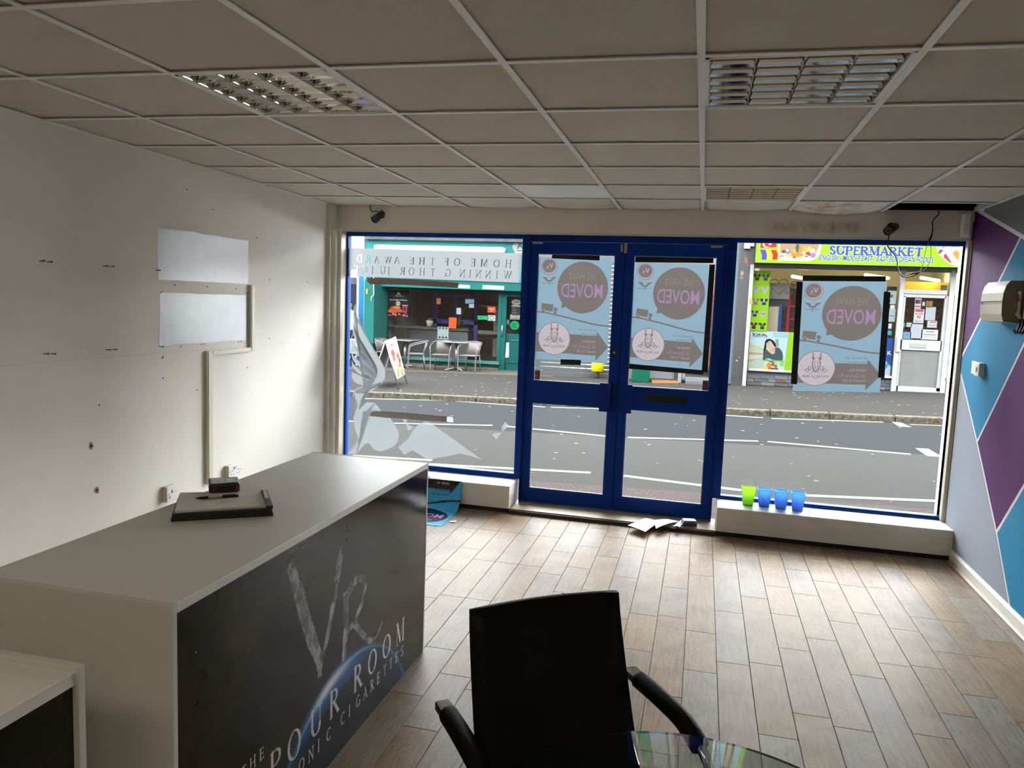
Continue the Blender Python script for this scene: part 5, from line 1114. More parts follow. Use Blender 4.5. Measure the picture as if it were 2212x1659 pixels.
# inside the cafe window
m_nvy = mat('blue_reflection', '#3c4a98', .6, k=.6); m_ctr = mat('grey_cafe_counter', '#6e7678', .4, k=.5)
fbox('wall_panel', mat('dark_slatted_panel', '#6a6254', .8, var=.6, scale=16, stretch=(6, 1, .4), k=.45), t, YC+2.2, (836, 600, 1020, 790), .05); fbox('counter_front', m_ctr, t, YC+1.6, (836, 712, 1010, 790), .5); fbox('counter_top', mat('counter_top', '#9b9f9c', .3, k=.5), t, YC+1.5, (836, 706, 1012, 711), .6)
fbox('reflected_frame', m_nvy, t, YC+1.9, (934, 640, 944, 745), .04); fbox('reflected_frame', m_nvy, t, YC+1.9, (979, 640, 986, 745), .04); fbox('reflected_frame', m_nvy, t, YC+1.9, (1024, 640, 1032, 745), .04); fbox('reflected_frame_rail', m_nvy, t, YC+1.9, (934, 636, 1032, 643), .04); fbox('reflected_frame_rail', m_nvy, t, YC+1.9, (934, 690, 1032, 700), .04)  # blue bars standing in for the shopfront's reflection in the cafe glass
fbox('inner_shelf', em('pale_shelf', '#c9c0a8'), t, YC+1.0, (1036, 660, 1074, 664), .3); fbox('inner_shelf', em('pale_shelf_low', '#b9b6b0'), t, YC+1.0, (1032, 715, 1074, 722), .3); fbox('wall_column', em('tan_column', '#b3a58c'), t, YC+1.2, (1066, 622, 1078, 770), .3)
p = Print(.86, 1.2, .012, '#2b2c2e')
p.circle(.43, .13, .05, '#e8e4da', ry=.035); p.line([(.33, .20), (.53, .20)], .02, '#e8e4da'); p.text('San Remo Kafe', .43, .29, .045, '#e8e4da', 'c', bold=.02); p.text('Any Coffee & Pastry', .43, .47, .065, '#f4f2ee', 'c', bold=.02, width=.72); p.circle(.42, .60, .10, '#e6efb4'); p.text('£4.50', .42, .63, .06, '#4a4a2a', 'c', bold=.02)
p.poly([(.60, .68), (.82, .68), (.78, 1.02), (.64, 1.02)], '#b3555f'); p.rect(.59, .66, .83, .69, '#f2e9e6'); p.circle(.71, .83, .06, '#7c2a30', ry=.07)
for k, (cx, cy, r) in enumerate(((.30, .82, .22), (.22, .95, .22), (.42, .93, .20), (.36, .78, .16))): p.circle(cx, cy, r, ['#e05a30', '#f07a48', '#e8683a', '#f2926a'][k], ry=r*.42)
p.rect(0, 1.03, .86, 1.06, '#5a2a24')
for k in range(26): p.circle(random.uniform(.02, .84), random.uniform(1.06, 1.16), .03, random.choice(['#b8453f', '#dd8888', '#8a2f2f', '#e9b7ae']))
fprint('window_poster', t, YC-.005, (838, 627, 883, 684), p)
def sheet_(n, q, c, ops=None, cell=.012):
    w2, h2 = fsize(YC, q); p = Print(w2, h2, cell, c)
    if ops: ops(p, w2, h2)
    fprint(n, t, YC-.006, q, p)
sheet_('window_notice', (969.5, 686, 986, 709.5), '#ff7038'); sheet_('window_notice', (1053, 662, 1071, 675.5), '#f2623a', lambda p, w, h: (p.rect(w*.15, h*.3, w*.85, h*.45, '#fbe3d8'), p.rect(w*.3, h*.6, w*.7, h*.8, '#fbd0c0')))
sheet_('window_notice', (1032, 682, 1055, 690.5), '#36d884', lambda p, w, h: p.text('Open', w*.12, h*.68, h*.4, '#1a6b48', bold=.01)); sheet_('window_notice', (1054, 681, 1070, 693), '#e9efee', lambda p, w, h: (p.circle(w*.5, h*.5, w*.3, '#8a9494'), p.circle(w*.5, h*.5, w*.2, '#e9efee')))
sheet_('window_notice', (986, 665, 996, 679), '#c9d2d4'); sheet_('window_notice', (1005, 646, 1024, 656), '#8fb0c8'); sheet_('window_notice', (1013, 655, 1024, 665), '#b9c6cc'); sheet_('window_notice', (943, 644, 952, 657), '#c06a48'); sheet_('window_notice', (945, 706, 969, 733), '#b8ccc8', lambda p, w, h: [p.circle(w*q, h*.85, w*.1, '#4a5654') for q in (.2, .5, .8)]+[p.circle(w*q, h*.12, w*.1, '#5a6664') for q in (.2, .5, .8)])
def pot(px, c, r, h, leaf, label):
    b0 = onY(px[0], px[1], YC+.12); t2 = thing('potted_plant', label, 'plant', tuple(b0)); mb = MB(); mb.lathe([(0, 0), (r*.75, 0), (r, h), (r*.86, h), (0, h*.9)], (0, 0, 0), 14); mb.build('pot', em('pot_'+c[1:], c), t2)
    mb = MB()
    for k in range(leaf[0]):
        a = random.uniform(0, 6.28); l = leaf[1]*random.uniform(.6, 1); s = leaf[2]*random.uniform(.4, 1); P = [Vector((0, 0, h*.9)), Vector((s*.25*math.cos(a), s*.1*math.sin(a), h+l*.6)), Vector((s*.7*math.cos(a), s*.2*math.sin(a), h+l)), Vector((s*math.cos(a), s*.3*math.sin(a), h+l*.95))]
        mb.tube(smooth_path(P, 3), [.012*(1-i/10) for i in range(10)], 4)
    mb.build('leaves', em('leaf_green', '#7d9a4a'), t2)
fbox('inner_ledge', em('dark_ledge', '#5c605e'), t, YC+.02, (838, 706, 1012, 710), .30)
pot((928, 706), '#d9d4c2', .10, .17, (14, .06, .10), 'small white pot with a low plant inside the cafe window'); pot((992, 706), '#4a4a48', .10, .16, (7, .40, .25), 'spindly tall plant in a dark pot inside the cafe window')
# door
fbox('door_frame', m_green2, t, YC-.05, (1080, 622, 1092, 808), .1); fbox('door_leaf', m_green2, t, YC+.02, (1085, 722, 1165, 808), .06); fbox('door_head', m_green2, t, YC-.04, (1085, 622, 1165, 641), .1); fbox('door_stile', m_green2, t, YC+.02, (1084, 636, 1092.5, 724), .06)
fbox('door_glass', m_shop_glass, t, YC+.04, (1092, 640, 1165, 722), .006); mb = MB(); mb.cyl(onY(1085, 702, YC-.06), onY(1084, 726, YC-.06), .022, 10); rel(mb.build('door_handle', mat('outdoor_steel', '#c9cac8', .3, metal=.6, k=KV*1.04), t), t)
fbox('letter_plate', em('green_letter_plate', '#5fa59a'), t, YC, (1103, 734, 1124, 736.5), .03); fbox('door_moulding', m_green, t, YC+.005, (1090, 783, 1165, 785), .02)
def dsheet(n, q, f, bgc=None):
    w2, h2 = fsize(YC, q); p = Print(w2, h2, .010, bgc); f(p, w2, h2); fprint(n, t, YC+.03, q, p)
dsheet('door_notice', (1105, 647, 1125, 658.5), lambda p, w, h: (p.circle(w/2, h/2, w/2, '#d8d4d2', ry=h/2), p.text('OPEN', w/2, h*.68, h*.38, '#3a3838', 'c', bold=.015)))
dsheet('door_notice', (1104.5, 659, 1124, 681), lambda p, w, h: (p.rect(0, 0, w, h, '#4e5052'), p.rect(0, 0, w, h*.16, '#c8c9c8'), p.rect(0, h*.92, w, h, '#c8c9c8'), [p.rect(w*.12, h*(.24+.09*k), w*(.5+.3*random.random()), h*(.27+.09*k), '#9a9c9c') for k in range(7)]))
dsheet('door_notice', (1102, 679.5, 1124, 690), lambda p, w, h: (p.rect(0, 0, w, h, '#dfe2df'), p.text('Dogs', w*.3, h*.45, h*.34, '#2e3432', bold=.01), p.text('Welcome', w*.08, h*.9, h*.30, '#2e3432', bold=.01, width=w*.85)))
dsheet('door_notice', (1102, 693, 1121.5, 712.5), lambda p, w, h: (p.circle(w/2, h/2, w/2, '#22d07c', ry=h/2), p.text('Uber', w/2, h*.48, h*.2, '#127a4a', 'c', bold=.01), p.text('Eats', w/2, h*.74, h*.2, '#127a4a', 'c', bold=.01)))
dsheet('door_notice', (1091, 690, 1101, 702), lambda p, w, h: (p.rect(0, 0, w, h, '#3f8f8c'), p.circle(w*.5, h*.45, w*.34, '#cfe2e0', r0=w*.24), p.circle(w*.5, h*.45, w*.14, '#cfe2e0'))); dsheet('door_notice', (1089, 703, 1094, 720), lambda p, w, h: (p.rect(0, 0, w, h, '#dfe9e8'), [p.rect(w*.25, h*(.1+.16*k), w*.75, h*(.2+.16*k), '#5a8a88') for k in range(5)]))
# ---- bistro set on the pavement
m_alu = mat('brushed_aluminium', '#d2d2cf', .35, metal=.7, k=KV*1.04); m_rattan = mat('brown_weave', '#8a7f7c', .7, k=KV*1.00, var=.3, scale=60, stretch=(1, 1, 4)); m_tub = mat('grey_tube_frame', '#9a9390', .4, metal=.4, k=KV*1.00)
def bistro_chair():
    t = thing('bistro_chair', '', 'chair', group='bistro chairs outside the cafe'); H = .74
    for s in (-1, 1):
        mb = MB(); mb.tube(smooth_path([(s*.23, -.24, 0), (s*.24, -.22, .40), (s*.26, -.19, .60), (s*.255, -.06, .66)], 5), .013, 8); mb.build('leg', m_tub, t)
        mb = MB(); mb.tube([(s*.20, .20, 0), (s*.19, .14, .40)], .013, 8); mb.build('leg', m_tub, t)
    mb = MB(); mb.tube(smooth_path([(-.255, -.06, .66), (-.25, .12, .71), (-.17, .24, H), (0, .27, H+.01), (.17, .24, H), (.25, .12, .71), (.255, -.06, .66)], 6), .015, 8); mb.build('arm_hoop', m_tub, t)
    mb = MB(); n = 8; vs = []
    for j in range(2):
        for i in range(n+1): a = (i/n-.5)*2; vs.append((a*(.17+.01*j), .16+.02*(1-a*a)+.085*j-.02*abs(a)**2*j, .42+j*.31))
    mb.add(vs, [(i, i+1, n+2+i, n+1+i) for i in range(n)], True)
    o = mb.build('woven_back', m_rattan, t); sm = o.modifiers.new('s', 'SOLIDIFY'); sm.thickness = .012
    for s in (-1, 1): mb = MB(); mb.tube([(s*.17, .15, .42), (s*.18, .235, .735)], .011, 6); mb.build('back_rail', m_tub, t)
    mb = MB(); mb.rbox(-.21, .21, -.22, .17, .405, .425, b=.008); mb.build('woven_seat', m_rattan, t); return t
def put(o, px, rz, label, off=0.): g = onG(*px, off=off); o.location = (g.x, g.y, g.z); o.rotation_euler = (0, 0, rz); o['label'] = label; return o
ch0 = bistro_chair(); put(ch0, (953, 801), .12, 'brown woven cafe chair on the left of the right-hand cafe table')
put(copy_tree(ch0), (1015, 803.5), -.10, 'brown woven cafe chair nearest to the green cafe door'); put(copy_tree(ch0), (901, 799), 1.15*-1.0, 'brown woven cafe chair turned sideways beside the left-hand cafe table'); put(copy_tree(ch0), (833, 794), 1.3, 'woven cafe chair mostly hidden behind the folding sign board')
def bistro_table():
    t = thing('bistro_table', '', 'table', group='cafe tables'); mb = MB(); mb.rbox(-.33, .33, -.33, .33, .715, .74, b=.01); mb.build('table_top', mat('steel_table_top', '#c4c6c8', .25, metal=.5, k=KV*1.00), t)
    mb = MB(); mb.cyl((0, 0, .04), (0, 0, .715), .035, 14); mb.build('column', m_alu, t)
    for k in range(4):
        a = math.pi/4+k*math.pi/2; mb = MB(); mb.tube([(0, 0, .07), (.18*math.cos(a), .18*math.sin(a), .045), (.33*math.cos(a), .33*math.sin(a), .016)], [.03, .025, .016], 8); mb.build('foot', m_alu, t)
    return t
tb = bistro_table(); put(tb, (984, 800), .1, 'square steel cafe table between two woven chairs, nearer the green door'); put(copy_tree(tb), (874, 794), -.1, 'square steel cafe table partly behind the folding sign board')
# ---- folding sign board
F1, F2 = onG(862, 841), onG(879.5, 829.5); T1, T2 = onY(833, 736, F1.y+.12), onY(853.5, 727.5, F2.y+.12)
t = thing('sign_board', 'white folding pavement sign with food pictures in front of the cafe', 'sign', tuple((F1+F2)/2))
B1, B2 = T1*2-F1, T2*2-F2; B1.z = gz(B1.x); B2.z = gz(B2.x)
for (f1, f2, t1, t2, pr) in ((F1, F2, T1, T2, True), (B1, B2, T1, T2, False)):
    nrm = (f2-f1).cross(t1-f1).normalized()
    for a, b in ((f1, t1), (f2, t2)): mb = MB(); mb.tube([a, b], .018, 6); rel(mb.build('leg', m_alu, t), t)
    q0, q1 = lerp(f1, t1, .20), lerp(f2, t2, .20); mb = MB(); mb.slab([q0, q1, t2, t1], nrm, .012); rel(mb.build('panel', mat('white_sign_panel', '#e2e4e4', .5, k=KV*1.00), t), t)
    if pr:
        p = Print(.6, .85, .010, '#f6e6ea')
        for k, (cx, cy, r, c) in enumerate(((.15, .30, .11, '#e8705a'), (.14, .42, .09, '#f08a70'), (.42, .40, .09, '#d8836a'), (.46, .52, .08, '#c96a58'), (.40, .62, .08, '#b99a58'), (.18, .72, .10, '#d8c878'), (.44, .78, .10, '#f0c060'), (.40, .85, .06, '#a888a8'), (.22, .60, .05, '#d8b0c0'))): p.circle(cx, cy, r, c, ry=r*.75)
        for k in range(14): p.rect(.05+.5*random.random(), .04+.16*random.random(), .08+.5*random.random(), .20*random.random(), '#d8b8c4')
        p.text('MENU', .30, .16, .08, '#c08a9a', 'c', bold=.02); p.rect(.08, .74, .16, .85, '#b8a850')
        d = nrm*(-.006) if nrm.dot(O-t1) < 0 else nrm*.018
        fr = lambda u, w: lerp(lerp(t1, t2, .04+.92*u), lerp(q0, q1, .04+.92*u), .03+.94*w)+d
        rel(p.build('picture', fr, m_pr_out, t), t)
# ---- passer-by, half hidden by the window frame
def person():
    g = onG(752, 792); t = thing('person', 'person in a pale checked shirt and dark trousers passing the blue shopfront', 'person', (g.x, g.y, g.z), .5)
    J = {'pel': (0, 0, .95, .13), 'wai': (0, 0, 1.08, .125), 'che': (0, .01, 1.30, .155), 'nek': (0, .0, 1.48, .06), 'hd0': (0, -.01, 1.56, .075), 'hd1': (0, -.015, 1.66, .09), 'hd2': (0, -.01, 1.74, .06),
         'shL': (-.17, .01, 1.40, .075), 'elL': (-.25, .04, 1.14, .05), 'wrL': (-.24, -.06, .92, .036), 'haL': (-.24, -.09, .84, .034), 'shR': (.17, .01, 1.40, .075), 'elR': (.25, .03, 1.14, .05), 'wrR': (.25, -.03, .91, .036), 'haR': (.25, -.05, .83, .034),
         'hiL': (-.10, 0, .90, .105), 'knL': (-.11, -.10, .50, .07), 'anL': (-.11, .02, .09, .048), 'toL': (-.12, -.15, .04, .04), 'hiR': (.10, 0, .90, .105), 'knR': (.11, .02, .50, .07), 'anR': (.11, .14, .10, .048), 'toR': (.12, -.02, .04, .04)}
    E_ = [('pel', 'wai'), ('wai', 'che'), ('che', 'nek'), ('nek', 'hd0'), ('hd0', 'hd1'), ('hd1', 'hd2'), ('che', 'shL'), ('shL', 'elL'), ('elL', 'wrL'), ('wrL', 'haL'), ('che', 'shR'), ('shR', 'elR'), ('elR', 'wrR'), ('wrR', 'haR'), ('pel', 'hiL'), ('hiL', 'knL'), ('knL', 'anL'), ('anL', 'toL'), ('pel', 'hiR'), ('hiR', 'knR'), ('knR', 'anR'), ('anR', 'toR')]
    ks = list(J); me = bpy.data.meshes.new('body'); me.from_pydata([J[k][:3] for k in ks], [(ks.index(a), ks.index(b)) for a, b in E_], [])
    o = bpy.data.objects.new('body', me); col.objects.link(o); o.modifiers.new('skin', 'SKIN'); ss = o.modifiers.new('sub', 'SUBSURF'); ss.levels = ss.render_levels = 2
    for i, k in enumerate(ks): r = J[k][3]; me.skin_vertices[0].data[i].radius = (r, r*(.72 if k in ('pel', 'wai', 'che') else 1)); me.skin_vertices[0].data[i].use_root = k == 'pel'
    dg = bpy.context.evaluated_depsgraph_get(); dg.update(); m2 = bpy.data.meshes.new_from_object(o.evaluated_get(dg)); bpy.data.objects.remove(o)
    def plaid():
        m, nt, b = nodes('checked_shirt'); tc = nt.nodes.new('ShaderNodeTexCoord'); b.inputs['Roughness'].default_value = .9
        w1 = nt.nodes.new('ShaderNodeTexWave'); w1.inputs['Scale'].default_value = 5; w1.bands_direction = 'X'; w2 = nt.nodes.new('ShaderNodeTexWave'); w2.inputs['Scale'].default_value = 5; w2.bands_direction = 'Z'
        L(nt, tc.outputs['Object'], w1.inputs[0]); L(nt, tc.outputs['Object'], w2.inputs[0]); a = nt.nodes.new('ShaderNodeMath'); L(nt, w1.outputs['Fac'], a.inputs[0]); L(nt, w2.outputs['Fac'], a.inputs[1])
        r = nt.nodes.new('ShaderNodeValToRGB'); r.color_ramp.elements[0].color = (*tuple(x*KV for x in lin('#8d8f9a')), 1); r.color_ramp.elements[1].color = (*tuple(x*KV*1.2 for x in lin('#e8e4e4')), 1); L(nt, a.outputs[0], r.inputs[0]); L(nt, r.outputs[0], b.inputs['Base Color']); return m
    for m in (plaid(), em('dark_trousers', '#3c4248'), em('skin', '#c79a80'), em('dark_shoes', '#2a2a2c')): m2.materials.append(m)
    for p_ in m2.polygons:
        c = p_.center; p_.use_smooth = True
        p_.material_index = 2 if c.z > 1.49 or (abs(c.x) > .2 and c.z < .90) else 0 if c.z > .99 or abs(c.x) > .205 else 3 if c.z < .10 else 1
    o = bpy.data.objects.new('body', m2); col.objects.link(o); o.parent = t
    mb = MB(); mb.ball((0, .005, 1.70), .098, 14, (.95, 1.05, .82)); mb.build('hair', em('brown_hair', '#4a3a2c'), t)
    mb = MB(); mb.prism([(-.012, 1.64), (.012, 1.64), (.008, 1.60), (-.008, 1.60)], 'y', -.115, -.09); mb.build('nose', em('skin_nose', '#c79a80'), t)
    return t, g
pt_, g = person()
t = thing('carrier_bag', 'white printed carrier bag held low beside the passer-by', 'bag', (g.x+.22, g.y-.12, gz(g.x)+.35)); mb = MB(); mb.rbox(-.15, .15, -.05, .05, 0, .40, b=.02); mb.build('bag', em('bag_white', '#c6ccc8', var=.4, scale=9), t); mb = MB(); mb.tube(smooth_path([(-.08, 0, .40), (-.05, 0, .50), (.05, 0, .50), (.08, 0, .40)], 4), .008, 6); mb.build('handle', em('bag_handle', '#c6ccc8'), t)

# ---- shuttered shop behind the left door
YS = 18.35; t = thing('shuttered_shop', 'grey roller shutter shop front behind the left door', 'shop', (onY(1240, 800, YS).x, YS, -.1))
a, b = onY(1120, 700, YS).x+.25, onY(1347, 700, YS).x; m_slat = em('shutter_slat_grey', '#7a7f80', .6)
mb = MB(); mb.box(a, b, YS+.1, YS+.35, 2.6, TOPZ); rel(mb.build('fascia', em('grey_shop_fascia', '#8f8f8c'), t), t); k = 0; z = -.2
while z < 2.55:
    mb = MB(); mb.prism([(YS+.05, z+.002), (YS+.026, z+.006), (YS+.022, z+.088), (YS+.05, z+.094)], 'x', a+.08, b-.08); rel(mb.build('slat', m_slat, t), t); z += .098
mb = MB(); mb.box(a, a+.08, YS-.03, YS+.2, -.3, 2.6); rel(mb.build('guide_rail', em('shutter_guide', '#6c7072'), t), t); mb = MB(); mb.box(b-.08, b, YS-.03, YS+.2, -.3, 2.6); rel(mb.build('guide_rail', em('shutter_guide_r', '#6c7072'), t), t)
# yellow bag on a post in front of it
g = onG(1290, 817); t = thing('bagged_post', 'grey street post topped by a bright yellow plastic bag', 'post', (g.x, g.y, g.z)); h = onY(1291, 800, g.y).z-g.z
mb = MB(); mb.cyl((0, 0, 0), (0, 0, h+.1), .045, 12); mb.build('post', em('post_grey', '#7c7c6c'), t); mb = MB(); mb.lathe([(.14, h-.02), (.16, h+.06), (.15, h+.22), (.05, h+.30), (0, h+.30)], (0, 0, 0), 9); mb.build('plastic_bag', em('yellow_bag', '#f2ea20', .35, emit=None), t)
# ---- open shop doorway behind the right door
YD = 17.9; t = thing('open_shopfront', 'pale shop front with grey door ajar behind the right door', 'shop', (onY(1460, 810, YD).x, YD, -.1))
a, b = onY(1347, 700, YD).x, onY(1590, 700, YD).x; mb = MB(); mb.box(a, b, YD+.5, YD+.7, -.3, TOPZ); rel(mb.build('wall', em('pale_shop_wall', '#b9b4ac', var=.2, scale=3), t), t)
fbox('door_leaf', em('pale_grey_door', '#a9b2ba'), t, YD+.1, (1400, 600, 1462, 818), .06); fbox('door_post', em('pale_grey_post', '#b4bcc2'), t, YD-.1, (1470.5, 600, 1478, 828), .15); fbox('step', em('grey_step', '#a2a5a4'), t, YD-.15, (1480, 817, 1545, 824), .6); fbox('step', em('grey_step_low', '#8d9090'), t, YD-.3, (1480, 824, 1545, 831), .6)
fbox('shop_window', m_shop_glass, t, YD+.02, (1482, 600, 1585, 816), .01); fbox('window_frame', em('pale_frame', '#c2c5c4'), t, YD, (1480, 600, 1486, 820), .08); fbox('display_panel', em('colourful_display', '#c98a5a', var=.9, scale=9, tint='#5a6a9a'), t, YD+.3, (1486, 600, 1588, 800), .05)
g0 = [onG(*q) for q in ((1406, 817), (1462, 814), (1466, 829), (1408, 828))]; mb = MB(); mb.slab([(q.x, q.y, gz(q.x)+.002+.05*(1 if i < 2 else 0)) for i, q in enumerate(g0)], (0, 0, 1), .02); rel(mb.build('wooden_ramp', em('orange_wood', '#c08a58', var=.25, scale=8), t), t)
g = onG(1382, 826); t = thing('green_cabinet', 'plain dark green street cabinet below the right door notice', 'cabinet', (g.x, g.y+.2, g.z)); w2, h2 = fsize(g.y, (1363.5, 790, 1401, 826)); mb = MB(); mb.rbox(-w2/2, w2/2, -.2, .2, 0, 1.05, b=.02); mb.build('body', em('cabinet_green', '#1f7d5c', .4), t); mb = MB(); mb.box(-w2/2+.02, w2/2-.02, -.204, -.2, .05, .98); mb.build('door', em('cabinet_green_door', '#1d7757', .4), t)

# ================================================================== SUPERMARKET
YM = 17.85; t = thing('supermarket_front', 'supermarket front with lime green sign behind the right window', 'shop', (3.2, YM, gz(3.2)))
m_wf = mat('white_shop_frame', '#e4e4e2', .45, spec=.08, k=KV*1.00, var=.08, scale=4)
def peel(name):
    m = mat(name, '#5b5f64', .55, k=KE, var=.45, scale=5, tint='#34373a', stretch=(2, 2, .5)); return m
fbox('pillar', peel('black_peeling_paint'), t, YM-.12, (1590, 505, 1621, 834), .5); fbox('pillar_edge', em('blue_grey_edge', '#8fa0a8'), t, YM-.06, (1582, 505, 1592, 830), .3)
for (x, y, rx, ry, c) in ((1612, 562, 4.5, 9, '#b48a66'), (1603, 590, 4, 6, '#c2a684'), (1615, 573, 3, 6, '#a8825e'), (1602, 600, 5, 4, '#9a8f84'), (1592, 779, 3, 2, '#d8c8a8'), (1597, 772, 2, 1, '#e0d8c8')):
    P = []; 
    for i in range(10): a = i*.628; q = onY(x+rx*math.cos(a)*random.uniform(.6, 1.1), y+ry*math.sin(a)*random.uniform(.6, 1.1), YM-.125); P.append((q.x, q.z))
    mb = MB(); mb.prism(P, 'y', YM-.126, YM-.12); rel(mb.build('peeled_patch', em('bare_patch_'+str(x), c), t), t)
fbox('junction_box', m_bwhite, t, YM-.2, (1608, 522, 1621, 537), .1); fbox('junction_box', m_bwhite, t, YM-.2, (1622, 524, 1629, 532), .1)
mb = MB(); a, b, c, e = span(YM-.1, 1615.5, 569, 1631, 578); q0, q1 = onY(1622.5, 580, YM-.1), onY(1611, 834, YM-.1)
fbox('white_post', m_wf, t, YM-.14, (1612, 571, 1620, 834), .1)
fbox('yellow_tab', em('yellow_tab_2', '#f2b83a'), t, YM-.145, (1619, 645, 1625.5, 656), .01)
# sign
SG = (1634, 490, 2112, 573); w2, h2 = fsize(YM-.5, SG); p = Print(w2, h2, .009, '#b4ec3c')
ax0, bx0, cz0, ez0 = span(YM-.5, *SG)
def sx(x, y): q = onY(x, y, YM-.5); return (q.x-ax0, ez0-q.z)
k = lambda x, y: (1590+x*.0904, 500+y*.0904)
p.poly([sx(*k(600, 60)), sx(*k(985, 60)), sx(*k(965, 385)), sx(*k(830, 380)), sx(*k(720, 400)), sx(*k(575, 395))], '#f0403a'); cx, cy = sx(*k(725, 300)); p.circle(cx, cy, .075, '#ffffff'); cx2, cy2 = sx(*k(750, 295)); p.circle(cx2, cy2, .060, '#f0403a'); cx3, cy3 = sx(*k(815, 290)); p.circle(cx3, cy3, .03, '#ffffff')
for i, c in enumerate(('#5a62d8', '#f6e24a', '#f0403a')):
    x0 = 575+130*i; x1 = x0+130; o_ = 30*i/3; p.poly([sx(*k(x0, 440+o_*.3)), sx(*k(x1, 440+o_*.3)), sx(*k(x1+35, 560)), sx(*k(x1+25, 670)), sx(*k(x0+35, 680)), sx(*k(x0+40, 560))], c)
pic = [sx(*k(1035, -60)), sx(*k(2040, -60)), sx(*k(2030, 420)), sx(*k(1990, 560)), sx(*k(1890, 660)), sx(*k(1740, 710)), sx(*k(1010, 700))]; p.poly(pic, '#f2f2ee'); p.poly([sx(*k(1050, -60)), sx(*k(1990, -60)), sx(*k(1985, 330)), sx(*k(1890, 560)), sx(*k(1050, 520))], '#cfa878')
for (x, y, rx, ry, c) in ((1235, 470, 55, 60, '#6aa0e0'), (1230, 450, 25, 30, '#f2f2f2'), (1465, 400, 40, 90, '#5a7a6a'), (1395, 470, 30, 50, '#f2c83a'), (1390, 600, 35, 40, '#e0443a'), (1545, 430, 35, 70, '#e8a050'), (1630, 440, 45, 75, '#e8c060'), (1745, 440, 55, 80, '#e8d488'), (1840, 470, 45, 60, '#e8e0e0'), (1605, 530, 45, 50, '#f0e8d0'), (1720, 550, 50, 60, '#c8584a'), (1840, 570, 55, 55, '#b890d8'), (1460, 560, 130, 45, '#f0a040'), (1250, 570, 70, 30, '#e8cc70'), (1680, 600, 55, 35, '#f6f4ee'), (1680, 595, 38, 15, '#7a8068'), (1085, 600, 60, 45, '#e8e4d0'), (1085, 590, 45, 22, '#c0b070'), (1140, 480, 40, 30, '#6a5a40')):
    q = sx(*k(x, y)); p.circle(q[0], q[1], rx*.0904*.0107, c, ry=ry*.0904*.0107)
kb = lambda x, y: (1540+x*.2586, 420+y*.2586)
for fat, c in ((.16, '#f4f6ff'), (.05, '#4a62c8')):
    q0, q1 = sx(*kb(975, 497)), sx(*kb(1748, 500)); p.serif('SUPERMARKET', q0[0], q0[1], .152, c, width=q1[0]-q0[0], T=.24, t=.10, foot=.15, track=.13, fat=fat)
q0, q1 = sx(*kb(888, 552)), sx(*kb(1845, 562)); hh = .105
for bd, c in ((.05, '#e8f0ff'), (.012, '#3a5ac8')): p.text('ENGLISH - MIDDLE EAST - EAST EUROPEAN FOODS', q0[0], (q0[1]+q1[1])/2+.005, hh, c, bold=bd, width=q1[0]-q0[0]-.02, shear=.18)
r_ = [sx(*kb(*q)) for q in ((1860, 395), (2200, 395), (2200, 580), (2030, 577), (1950, 555), (1895, 510), (1868, 450))]; p.poly(r_, '#f4fbff'); p.poly([sx(*kb(*q)) for q in ((1868, 395), (2200, 395), (2200, 570), (2030, 570), (1955, 548), (1903, 505), (1876, 448))], '#b9dcee')
for (a_, b_, w3, c) in (((1905, 480), (1935, 500), .09, '#b8484a'), ((1935, 500), (2000, 555), .15, '#e8e8ee'), ((1950, 515), (1990, 550), .10, '#c05a60'), ((1940, 440), (1965, 455), .07, '#9aa4a8'), ((1965, 455), (2040, 570), .16, '#f0f2f4'), ((2020, 480), (2075, 560), .17, '#f0e2c8'), ((2030, 490), (2050, 520), .10, '#e0a850')): p.line([sx(*kb(*a_)), sx(*kb(*b_))], w3, c)
sg = fprint('sign_face', t, YM-.5, SG, p); mb = MB(); mb.box(ax0, bx0, YM-.494, YM-.05, cz0, ez0); rel(mb.build('sign_box', em('dark_grey_sign_box', '#6c7478'), t), t)
mb = MB(); mb.box(onY(1582, 600, YM).x, onY(2130, 600, YM).x, YM+.0, YM+.4, ez0-.1, TOPZ); rel(mb.build('upper_wall', em('upper_wall_pale', '#bdb8ae'), t), t)
fbox('window_head', em('grey_head', '#a4a8a4'), t, YM-.05, (1620, 573, 2112, 584), .12)
# interior, lit by its own fluorescent tubes
interior(t, YM, (1622, 570, 2112, 810), 3.6, mat('cream_shop_wall', '#f0e6b4', .7, var=.1, scale=1.5, k=.75), em('shop_floor', '#a8a098'), .0)
def lamp(px0, px1, Y): 
    a, b = onY(*px0, Y), onY(*px1, Y+1.3); b.z = a.z; mb = MB(); mb.cyl(a, b, .035, 10); rel(mb.build('fluorescent_tube', mat('lit_tube', '#fffdf0', .5, emit='#fff8e4', estr=22.), t), t)
lamp((1712, 597), (1748, 584), YM+1.0); lamp((1870, 594), (1920, 585), YM+1.2); lamp((1990, 600), (2030, 590), YM+1.2)
m_yel = mat('yellow_board', '#e8c72c', .6, k=.8); fbox('yellow_pelmet', m_yel, t, YM+2.2, (1945, 610, 2110, 640), .06); fbox('shelf_unit', em('packed_shelf', '#8a7a5c', var=.9, scale=14, tint='#4a4038'), t, YM+2.4, (1945, 640, 2110, 800), .5); fbox('shelf_unit', em('packed_shelf_left', '#9a9a94', var=.7, scale=12, tint='#50504c'), t, YM+2.6, (1660, 615, 1930, 800), .5)
fbox('red_rack', em('red_rack_paint', '#c83a50'), t, YM+.35, (1700, 630, 1706, 718), .04); fbox('red_rack_rail', em('red_rack_paint_2', '#c83a50'), t, YM+.35, (1706, 660, 1720, 663), .04); fbox('red_rack_rail', em('red_rack_paint_3', '#c83a50'), t, YM+.35, (1706, 688, 1720, 691), .04)
